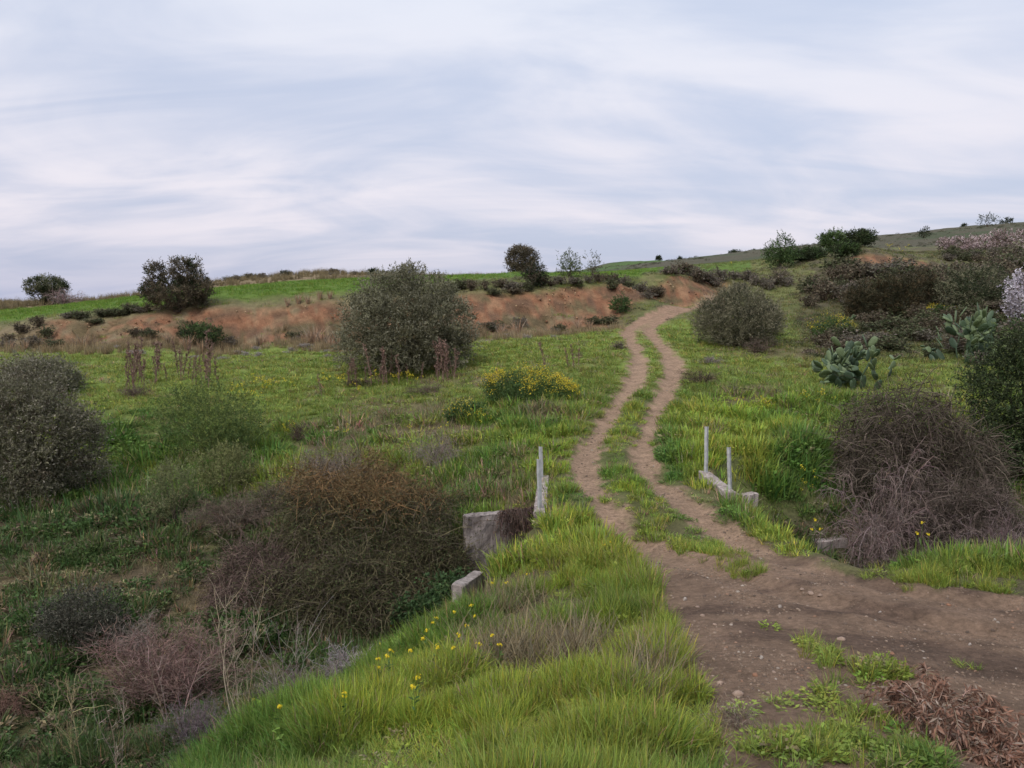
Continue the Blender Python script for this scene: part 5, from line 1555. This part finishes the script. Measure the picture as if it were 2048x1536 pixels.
cactus(1716, 29.5, 215, 110, 'large spreading prickly pear with pale new pads above the dry tangle', 611, 3, 15, 0.42)
cactus(1925, 33, 150, 118, 'prickly pear half hidden behind the tall dark leafy bush', 612, 3, 12, 0.46)
cactus(1690, 45, 34, 26, 'small prickly pear by the yellow bush on the slope', 613, 2, 3, 0.4)


# ------------------------------------------------------------------ mustard in flower
def mustard_clump(px, Y, wpx, hpx, label, seed, nst, nfl, name='mustard_clump', leafy_n=7000):
    rs = np.random.RandomState(seed)
    p = at(px, Y); k = Y / F; w, h = wpx * k, hpx * k
    t = thing(name, p, label, 'flowering plant')
    g = Geo()
    a = rs.rand(nst) * 6.28; r = np.sqrt(rs.rand(nst))
    S = np.stack([np.cos(a) * r * w * .44, np.sin(a) * r * w * .3, np.full(nst, -.03)], -1)
    env = (1 - 0.6 * r ** 2) * (0.5 + .75 * vnoise(S[:, 0] * 1.5 + seed, S[:, 1] * 1.5, 7))
    q = grow(S, np.stack([np.cos(a) * r * .35, np.sin(a) * r * .35, np.ones(nst)], -1), h * env, 5, rs, 0.12)
    V, Fa = polytubes(q, 0.006 * np.linspace(1, .5, 6)[None] * np.ones((nst, 1)), 3)
    o = link('stems', g.add(V, Fa, np.array([0.09, 0.14, 0.04])).mesh(name + '_stems'), M_LEAF, t); o['kind'] = 'stuff'
    s, tg, _ = sample_on(q, rs, leafy_n, 0.0, 0.95)
    V, Fa = leaves(s + rs.normal(size=s.shape) * .03, tg * .3 + rnd_dir(rs, leafy_n), 0.08 * (.5 + rs.rand(leafy_n)), 0.032, rs)
    o = link('leaves', Geo().add(V, Fa, tint(rs, (0.075, 0.125, 0.04), leafy_n, .25, 4, (0.05, 0.09, 0.03), .4)).mesh(name + '_leaves'), M_LEAF, t); o['kind'] = 'stuff'
    top = q[:, -1]
    pw = sstep(.35, .7, vnoise(top[:, 0] * 1.6 + seed, top[:, 1] * 1.6, seed)) + .08; i = rs.choice(nst, nfl, p=pw / pw.sum())
    c = top[i] + rs.normal(size=(nfl, 3)) * np.array([.07, .07, .05])
    V, Fa = leaves(c, rnd_dir(rs, nfl) + np.array([0, 0, .5]), 0.042, 0.036, rs)
    o = link('flowers', Geo().add(V, Fa, tint(rs, (0.58, 0.46, 0.045), nfl, .15, 4, (0.5, 0.42, 0.05), .3)).mesh(name + '_flowers'), M_PETAL, t); o['kind'] = 'stuff'
    return t


mustard_clump(1062, 27.2, 205, 82, 'big clump of yellow-flowering mustard on the terrace edge beside the track', 701, 420, 2600)
mustard_clump(1668, 40.5, 92, 72, 'yellow-flowering bush on the slope below the brown upright shrubs', 702, 200, 900, 'yellow_bush', 4500)
mustard_clump(1880, 46, 70, 36, 'faintly yellow flowering clump behind the half-hidden prickly pear', 703, 110, 420, 'yellow_bush', 2500)
mustard_clump(930, 25.0, 80, 60, 'thinly flowering mustard clump on the bank below the big yellow one', 704, 160, 170, leafy_n=2600)


def mustard_plant_mesh(seed):
    rs = np.random.RandomState(seed)
    g = Geo(); f = Geo()
    p = grow(np.array([[0, 0, -0.4]]), np.array([[0.05 * rs.normal(), 0.05 * rs.normal(), 1]]), 0.4, 5, rs, 0.06)
    p[0] += np.array([0, 0, 0.4]) - p[0, -1] + np.array([0, 0, -0.4]) + 0
    p = p - p[:, -1:]                                  # flower head at the origin, stem hanging down to the ground
    V, Fa = polytubes(p, np.linspace(0.004, 0.0025, 6)[None], 5)
    g.add(V, Fa, np.array([0.12, 0.19, 0.05]))
    n = 9
    s, _, _ = sample_on(p, rs, n, .1, .8)
    V, Fa = leaves(s, rnd_dir(rs, n) + np.array([0, 0, .2]), .07, .022, rs, .2)
    g.add(V, Fa, tint(rs, (0.09, 0.15, 0.045), n, .2, 4))
    nfl = 9
    for i in range(nfl):                               # four-petalled flowers round the head
        c = np.array([rs.normal() * .014, rs.normal() * .014, rs.rand() * .03 - .012])
        d = unit(c + np.array([0, 0, .012])); b = unit(np.cross(d, rnd_dir(rs, 1)[0])); e = np.cross(d, b)
        for q in range(4):
            ax = (b * math.cos(q * 1.571) + e * math.sin(q * 1.571)); sd = np.cross(d, ax)
            V = np.array([c, c + ax * .008 + sd * .006 + d * .002, c + ax * .014 + d * .001, c + ax * .008 - sd * .006 + d * .002])
            f.add(V, np.array([[0, 1, 2, 3]]), np.array([0.72, 0.56, 0.03]) * (.85 + .3 * rs.rand()))
    return g.mesh('mustard_stem'), f.mesh('mustard_flowers')


MUST = [mustard_plant_mesh(720 + i) for i in range(4)]
rs = np.random.RandomState(77)
FLW = [(943,1209),(908,1223),(854,1260),(933,1251),(917,1269),(983,1270),(873,1236),(760,1287),(781,1301),(775,1311),(757,1318),(755,1335),(836,1353),(826,1372),(781,1252),(742,1259),(1013,1165),(985,1165),(688,1388),(635,1366),(559,1377),(552,1390),(566,1398),(545,1404),(537,1403),(558,1412),(507,1399),(525,1416),(575,1384),(950,1232),(866,1245),(846,1276),(875,1292),(905,1295),(958,1288),(1055,1148),(1208,1090),(1221,1084),(1000,1290),(822,1300)]
for i, (px, py) in enumerate(FLW):
    g_ = None
    y = hit(px, py + 40)
    for _ in range(4):
        y = hit(px, py + (0.30 + 0.0) * F / max(y[1], 3) * 0.95)
    a_, b_ = ray(px, py)
    z = CAMZ + b_ * y[1]
    hgt = max(z - y[2], 0.15)
    lb = 'slender mustard plant with a yellow flower head in the grass of the near bank'
    gp = 'mustard plants of the near bank'
    if px < 600: lb, gp = 'yellow mustard head in the patch beside the bare thorn saplings', 'mustard patch by the thorn saplings'
    if px > 1200: lb, gp = 'yellow mustard plant where the grassy bank meets the dirt track', 'mustard at the track edge'
    t = thing('mustard_plant', (a_ * y[1], y[1], z), lb, 'flower', gp, rs.rand() * 6.28, (.8, .8, max(hgt / .4, .6)))
    s_, f_ = MUST[i % 4]
    link('stem', s_, M_LEAF, t)
    fo = link('flower_head', f_, M_PETAL, t); fo.scale = (1, 1, .8 / max(hgt / .4, .6))
for i, (px, py) in enumerate(((1630, 1039), (1624, 1058), (1641, 1058))):
    Y = 12.9; a_, b_ = ray(px, py); z = CAMZ + b_ * Y; g0 = at(px, Y)[2]
    t = thing('mustard_plant', (a_ * Y, Y, z), 'yellow mustard plant behind the low concrete end block by the road', 'flower', 'mustard behind the concrete block', i * 2.0, (1.0, 1.0, max(z - g0, .2) / .4))
    link('stem', MUST[i][0], M_LEAF, t); link('flower_head', MUST[i][1], M_PETAL, t).scale = (1, 1, .4 / max(z - g0, .2))
for i, (px, py) in enumerate(((1834, 1066), (1857, 1068), (1845, 1045))):
    Y = 12.0; a_, b_ = ray(px, py); z = CAMZ + b_ * Y; g0 = at(px, Y)[2]
    t = thing('mustard_plant', (a_ * Y, Y, z), 'yellow mustard plant on the ditch rim below the dry tangle', 'flower', 'mustard on the ditch rim', i * 2.0, (1.0, 1.0, max(z - g0, .2) / .4))
    link('stem', MUST[i][0], M_LEAF, t); link('flower_head', MUST[i][1], M_PETAL, t).scale = (1, 1, .4 / max(z - g0, .2))

# ------------------------------------------------------------------ culvert: wing walls, kerbs, posts
def concrete_mat(name, base):
    m = bpy.data.materials.new(name); m.use_nodes = True
    t = m.node_tree; L = t.links.new; bs = t.nodes['Principled BSDF']
    tc = nn(t, 'ShaderNodeTexCoord')
    def noise(s, d, sc=(1, 1, 1)):
        mp = nn(t, 'ShaderNodeMapping'); mp.inputs['Scale'].default_value = sc
        L(tc.outputs['Object'], mp.inputs[0])
        z = nn(t, 'ShaderNodeTexNoise'); z.inputs['Scale'].default_value = s; z.inputs['Detail'].default_value = d; z.inputs['Roughness'].default_value = .65
        L(mp.outputs[0], z.inputs['Vector']); return z.outputs['Fac']
    n1 = noise(2.4, 7); n2 = noise(30, 4); n3 = noise(6, 4, (2.5, 2.5, .35))
    cr = nn(t, 'ShaderNodeValToRGB')
    e = cr.color_ramp.elements
    e[0].position = .36; e[0].color = (base[0] * .45, base[1] * .42, base[2] * .40, 1)
    e[1].position = .62; e[1].color = (*base, 1)
    L(n1, cr.inputs[0])
    mr = nn(t, 'ShaderNodeMapRange'); mr.inputs['From Min'].default_value = .4; mr.inputs['From Max'].default_value = .7; mr.inputs['To Min'].default_value = 1.1; mr.inputs['To Max'].default_value = .45
    L(n3, mr.inputs['Value'])
    mr2 = nn(t, 'ShaderNodeMapRange'); mr2.inputs['From Min'].default_value = .3; mr2.inputs['From Max'].default_value = .7; mr2.inputs['To Min'].default_value = .8; mr2.inputs['To Max'].default_value = 1.2
    L(n2, mr2.inputs['Value'])
    mu = nn(t, 'ShaderNodeMath', operation='MULTIPLY'); L(mr.outputs[0], mu.inputs[0]); L(mr2.outputs[0], mu.inputs[1])
    sc = nn(t, 'ShaderNodeVectorMath', operation='SCALE'); L(cr.outputs[0], sc.inputs[0]); L(mu.outputs[0], sc.inputs['Scale'])
    L(sc.outputs[0], bs.inputs['Base Color'])
    bs.inputs['Roughness'].default_value = .92
    b = nn(t, 'ShaderNodeBump'); b.inputs['Strength'].default_value = .5; b.inputs['Distance'].default_value = .02
    L(n2, b.inputs['Height']); L(b.outputs[0], bs.inputs['Normal'])
    return m


M_CONC = concrete_mat('concrete', (0.33, 0.285, 0.265))
M_CONC_L = concrete_mat('concrete_weathered', (0.42, 0.36, 0.335))


def slab(name, foot, z0, z1, mat, seed, label=None, cat=None, group=None, parent=None, rough=.012):
    """foot: 4 xy corners; z0, z1: bottom and top heights, one for each corner or a number"""
    z0 = [z0] * 4 if np.isscalar(z0) else z0; z1 = [z1] * 4 if np.isscalar(z1) else z1
    c = np.mean([[f[0], f[1]] for f in foot], 0); zc = min(z0)
    bm = bmesh.new()
    b = [bm.verts.new((f[0] - c[0], f[1] - c[1], z - zc)) for f, z in zip(foot, z0)]
    t = [bm.verts.new((f[0] - c[0], f[1] - c[1], z - zc)) for f, z in zip(foot, z1)]
    bm.faces.new(b[::-1]); bm.faces.new(t)
    for i in range(4):
        j = (i + 1) % 4
        bm.faces.new((b[i], b[j], t[j], t[i]))
    bmesh.ops.recalc_face_normals(bm, faces=bm.faces)
    bmesh.ops.bevel(bm, geom=list(bm.edges), offset=.02, segments=2, affect='EDGES', profile=.6)
    bmesh.ops.subdivide_edges(bm, edges=[e for e in bm.edges if e.calc_length() > .25], cuts=4, use_grid_fill=True)
    bmesh.ops.subdivide_edges(bm, edges=[e for e in bm.edges if e.calc_length() > .2], cuts=2, use_grid_fill=True)
    rs_ = np.random.RandomState(seed)
    for v in bm.verts:
        v.co += Vector(rs_.normal(size=3) * rough * .5)
        n_ = vnoise(v.co.x * 3 + seed, v.co.y * 3 + v.co.z * 2, seed) - .5
        v.co.z += n_ * rough * 2; v.co.x += n_ * rough
    me = bpy.data.meshes.new(name); bm.to_mesh(me); bm.free()
    o = link(name, me, mat, parent)
    o.location = (c[0], c[1], zc)
    return tag(o, label, cat, group) if label else o


def quad_strip(p, q, th):
    """footprint of a wall from p to q with thickness th"""
    p, q = np.array(p), np.array(q); d = unit((q - p)[None])[0]; n_ = np.array([-d[1], d[0]]) * th / 2
    return [p - n_, q - n_, q + n_, p + n_]


def X_(px, py, Y): return float(P(px, py, Y)[0])


# far wing wall, left side
pA = (X_(930, 1030, 15.7), 15.55); pB = (X_(1076, 1040, 15.9), 16.1)
zt = float(P(930, 1030, 15.6)[2])
slab('wing_wall', quad_strip(pA, pB, .26), -2.1, zt, M_CONC, 3, 'grey concrete culvert wing wall stained dark, beside the bramble mound', 'concrete wall')
# near wing wall
pC = (X_(914, 1165, 11.9), 11.85); pD = (X_(958, 1150, 12.5), 12.6)
zn = float(P(915, 1160, 11.9)[2]) - .07
slab('wing_wall', quad_strip(pC, pD, .19), -2.0, [zn, zn - .02, zn - .02, zn], M_CONC, 4, 'low end of a concrete wing wall sticking out of the flowery bank', 'concrete wall')
# parapet kerb on the left
k0 = (X_(1080, 1035, 14.6), 14.6); k1 = (X_(1087, 966, 17.6), 17.7)
zk = float(P(1080, 1022, 14.7)[2])
slab('parapet_kerb', quad_strip(k0, k1, .24), -.9, [zk, zk + .03, zk + .03, zk], M_CONC_L, 5, 'long narrow concrete kerb above the bramble ditch, carrying two close posts', 'concrete kerb')
# headwall under it, over the culvert mouth
slab('headwall', quad_strip((k0[0] - .02, 14.3), (k1[0] - .02, 16.2), .20), -2.1, zk - .30, M_CONC, 6, 'concrete headwall of the culvert under the long narrow kerb', 'concrete wall')
# right side
h0 = hit(1462, 985, lift=.16); h1 = hit(1407, 941, lift=.16)
r0, r1 = (h0[0], h0[1]), (h1[0], h1[1]); zr0, zr1 = h0[2] + .16, h1[2] + .16
slab('parapet_kerb', quad_strip(r0, r1, .26), min(zr0, zr1) - .9, [zr0, zr1, zr1, zr0], M_CONC_L, 7, 'short pinkish concrete kerb in tall grass across the track from the wing wall', 'concrete kerb', rough=.008)
h2 = hit(1480, 988, lift=.22); h3 = hit(1509, 986, lift=.22)
ze = max(h2[2], h3[2]) + .22
slab('kerb_block', quad_strip((h2[0], h2[1]), (h3[0] + .02, h3[1]), .30), ze - 1.0, [ze, ze + .02, ze, ze - .02], M_CONC_L, 8, 'broken squarish concrete block at the end of the pinkish kerb', 'concrete block', rough=.015)
h4 = hit(1624, 1080, lift=.12); h5 = hit(1690, 1081, lift=.12)
zb = max(h4[2], h5[2]) + .10
slab('kerb_block', quad_strip((h4[0], h4[1]), (h5[0], h5[1] + .1), .26), zb - .9, [zb, zb - .03, zb - .01, zb], M_CONC_L, 9, 'low broken concrete slab end in the grass beside the road', 'concrete block', rough=.02)


def steel_mat():
    m = colour_mat('galvanised_steel', .55, 0, .5, .24, .2, 9)
    m.node_tree.nodes['Principled BSDF'].inputs['Metallic'].default_value = .35
    return m


M_STEEL = steel_mat()


def post(px_top, py_top, px_b, py_b, Y, label, seed):
    """angle-iron post from its foot in the concrete to its top"""
    xb, _, zb_ = P(px_b, py_b, Y); xt, _, zt_ = P(px_top, py_top, Y)
    bm = bmesh.new()
    L_ = float(zt_ - zb_) + .3
    w, th = .062, .010
    prof = [(-w / 2, -w / 2), (w / 2, -w / 2), (w / 2, -w / 2 + th), (-w / 2 + th, -w / 2 + th), (-w / 2 + th, w / 2), (-w / 2, w / 2)]
    rows = []
    lean = float(xt - xb) / L_
    for k in range(7):
        z = L_ * k / 6
        rows.append([bm.verts.new((x + lean * (z - .3) + .004 * math.sin(k * 2 + seed), y, z - .3)) for x, y in prof])
    for k in range(6):
        for i in range(6):
            j = (i + 1) % 6
            bm.faces.new((rows[k][i], rows[k][j], rows[k + 1][j], rows[k + 1][i]))
    bm.faces.new(rows[-1]); bm.faces.new(rows[0][::-1])
    bmesh.ops.recalc_face_normals(bm, faces=bm.faces)
    me = bpy.data.meshes.new('post'); bm.to_mesh(me); bm.free()
    a = me.attributes.new('col', 'FLOAT_COLOR', 'POINT')
    a.data.foreach_set('color', np.tile(np.array([.48, .49, .50, 1], np.float32), len(me.vertices)))
    o = link('guard_post', me, M_STEEL); o.location = (float(xb), Y, float(zb_)); o.rotation_euler = (0, 0, .5 + seed * .1)
    tag(o, label, 'post')


post(1080, 893, 1083, 968, 17.55, 'galvanised post on the uphill end of the long kerb over the bramble ditch', 0)
post(1076, 918, 1080, 1028, 14.9, 'galvanised post on the wing-wall end of the long kerb over the bramble ditch', 1)
post(1412, 853, 1412, 944, hit(1412, 944, lift=.16)[1], 'upright pale post standing on the pinkish kerb', 2)
post(1449, 893, 1460, 980, hit(1460, 980, lift=.16)[1], 'pale post leaning to one side beside the broken block', 3)

# dead vines hanging over the far wing wall
def vines():
    rs = np.random.RandomState(81)
    n = 620
    f = rs.rand(n)
    p = np.array(pA) * (1 - f[:, None]) * 1 + np.array(pB) * f[:, None]
    keep = f > .46 + .14 * rs.rand(n)
    p = p[keep]; n = len(p)
    S = np.stack([p[:, 0], p[:, 1] - .10, np.full(n, zt + .06)], -1)
    pts = grow(S, np.stack([rs.normal(size=n) * .3, -.7 - .5 * rs.rand(n), .3 * rs.rand(n)], -1), .15 + 1.1 * rs.rand(n) ** 1.6, 7, rs, .26, 0, 1.3)
    pts[..., 1] = np.minimum(pts[..., 1], np.interp(pts[..., 0], [pA[0], pB[0]], [pA[1], pB[1]]) - .16)
    o0 = np.array([(pA[0] + pB[0]) / 2, pA[1] - .2, zt])
    V, Fa = polytubes(pts - o0, .005 * np.linspace(1, .6, 8)[None] * np.ones((n, 1)), 3)
    t = thing('dead_vine', o0, 'curtain of dead reddish-brown vines hanging over the concrete wing wall', 'vine')
    o = link('vine_stems', Geo().add(V, Fa, tint(rs, (0.085, 0.06, 0.05), n, .3, 24, (0.13, 0.09, 0.075), .3)).mesh('vine_stems'), M_TWIG, t); o['kind'] = 'stuff'
    s, tg, _ = sample_on(pts - o0, rs, 1500, 0, 1)
    V, Fa = leaves(s, tg * .4 + rnd_dir(rs, 1500), .05, .02, rs)
    o = link('dry_leaves', Geo().add(V, Fa, tint(rs, (0.13, 0.08, 0.06), 1500, .3, 4)).mesh('vine_leaves'), M_LEAF, t); o['kind'] = 'stuff'


vines()

# ------------------------------------------------------------------ cut olive branches dumped on the dirt
def branch_pile(px, py, wpx, hpx, label, seed, nb, nl):
    rs = np.random.RandomState(seed)
    p = hit(px, py); k = math.hypot(p[1], CAMZ - p[2]) / F; w, h = wpx * k, hpx * k
    t = thing('branch_pile', p, label, 'branches')
    a = rs.rand(nb) * 6.28; r = np.sqrt(rs.rand(nb)) * .33
    S = np.stack([np.cos(a) * r * w, np.sin(a) * r * w * .7, rs.rand(nb) * h * .75 * (1 - r)], -1)
    b = a + rs.normal(size=nb) * 1.0
    pts = grow(S, np.stack([np.cos(b), np.sin(b), .35 + .4 * rs.rand(nb)], -1), w * (.2 + .35 * rs.rand(nb)), 6, rs, .12, 0, .5)
    pts[..., 2] = np.maximum(pts[..., 2], .005)
    V, Fa = polytubes(pts, .0035 * np.linspace(1, .3, 7)[None] * (.4 + rs.rand(nb, 1)), 4)
    o = link('branches', Geo().add(V, Fa, tint(rs, (0.24, 0.17, 0.13), nb, .2, 28)).mesh('pile_branches'), M_TWIG, t); o['kind'] = 'stuff'
    s, tg, _ = sample_on(pts, rs, nl, .1, 1)
    V, Fa = leaves(s, tg * .6 + rnd_dir(rs, nl) * .8 + np.array([0, 0, -.25]), .058 * (.5 + .8 * rs.rand(nl)), .013, rs, .1)
    V[:, 2] = np.maximum(V[:, 2], .003)
    pal = np.array([(0.25, 0.135, 0.092), (0.30, 0.19, 0.14), (0.19, 0.10, 0.07), (0.34, 0.265, 0.215), (0.13, 0.08, 0.06)])
    c = pal[rs.choice(5, nl, p=[.36, .22, .2, .12, .1])] * (.8 + .4 * rs.rand(nl, 1))
    o = link('dry_leaves', Geo().add(V, Fa, np.repeat(c, 4, 0)).mesh('pile_leaves'), M_LEAF, t); o['kind'] = 'stuff'
    return t


branch_pile(1885, 1462, 225, 105, 'heap of cut olive branches with withered red-brown leaves on the dirt', 901, 90, 3600)
branch_pile(1990, 1520, 110, 40, 'smaller heap of withered red-brown leaves at the end of the olive branches', 902, 60, 1500)
branch_pile(1845, 1360, 60, 30, 'little withered olive sprig lying on the bare dirt beyond the heap', 903, 14, 260)
branch_pile(1285, 1305, 90, 46, 'scatter of withered brown leaves caught in the grass of the bank', 904, 30, 700)

# ------------------------------------------------------------------ larger stones on the dirt
rs = np.random.RandomState(91)
STN = [rock_mesh('stone', 950 + i, 1.0, 2, c) for i, c in enumerate(((0.36, 0.26, 0.20), (0.30, 0.22, 0.17), (0.34, 0.29, 0.25), (0.30, 0.16, 0.10)))]
for m in STN: m.materials.append(M_STONE)
STL = [(1476,1390,22,0,'largest tan stone beside the grass on the dirt edge'),(1440,1368,15,0,'rounded tan stone just beyond the largest one'),(1510,1351,12,3,'reddish stone fragment on the dirt edge'),(1682,1280,18,0,'flat tan stone above the green patch in the dirt'),(1784,1308,10,3,None),(1523,1317,12,2,'whitish stone in the gravelly hollow'),(1548,1345,10,1,None),(1897,1211,10,3,None),(1690,1418,20,3,'broken reddish clay shard in the weedy dirt'),(1622,1188,16,1,'brown stone in the rut at the road bend'),(1640,1192,12,1,None),(1604,1180,12,1,None),(1300,1205,9,2,None),(1405,1232,11,1,None),(1370,1200,12,2,None),(1395,1215,10,1,None),(1560,1215,8,2,None),(1700,1330,9,1,None),(1760,1225,7,2,None),(1940,1290,9,2,None),(2030,1450,14,0,None),(1840,1395,10,2,None),(1590,1300,9,1,None),(1450,1300,10,1,None),(1430,1250,9,0,None),(1990,1240,8,2,None),(1850,1250,7,1,None),(1535,1400,9,2,None),(1750,1410,8,2,None),(1645,1545,9,0,None)]
for i, (px, py, d, kx, lb) in enumerate(STL):
    p = hit(px, py); s = d * math.hypot(p[1], CAMZ - p[2]) / F * .5
    o = link('stone', STN[kx]); o.location = (p[0], p[1], p[2] + s * .2); o.scale = (s, s, s); o.rotation_euler = (0, 0, rs.rand() * 6.28)
    tag(o, lb or 'small loose stone lying on the bare dirt of the road', 'stone', None if lb else 'loose stones on the dirt road')
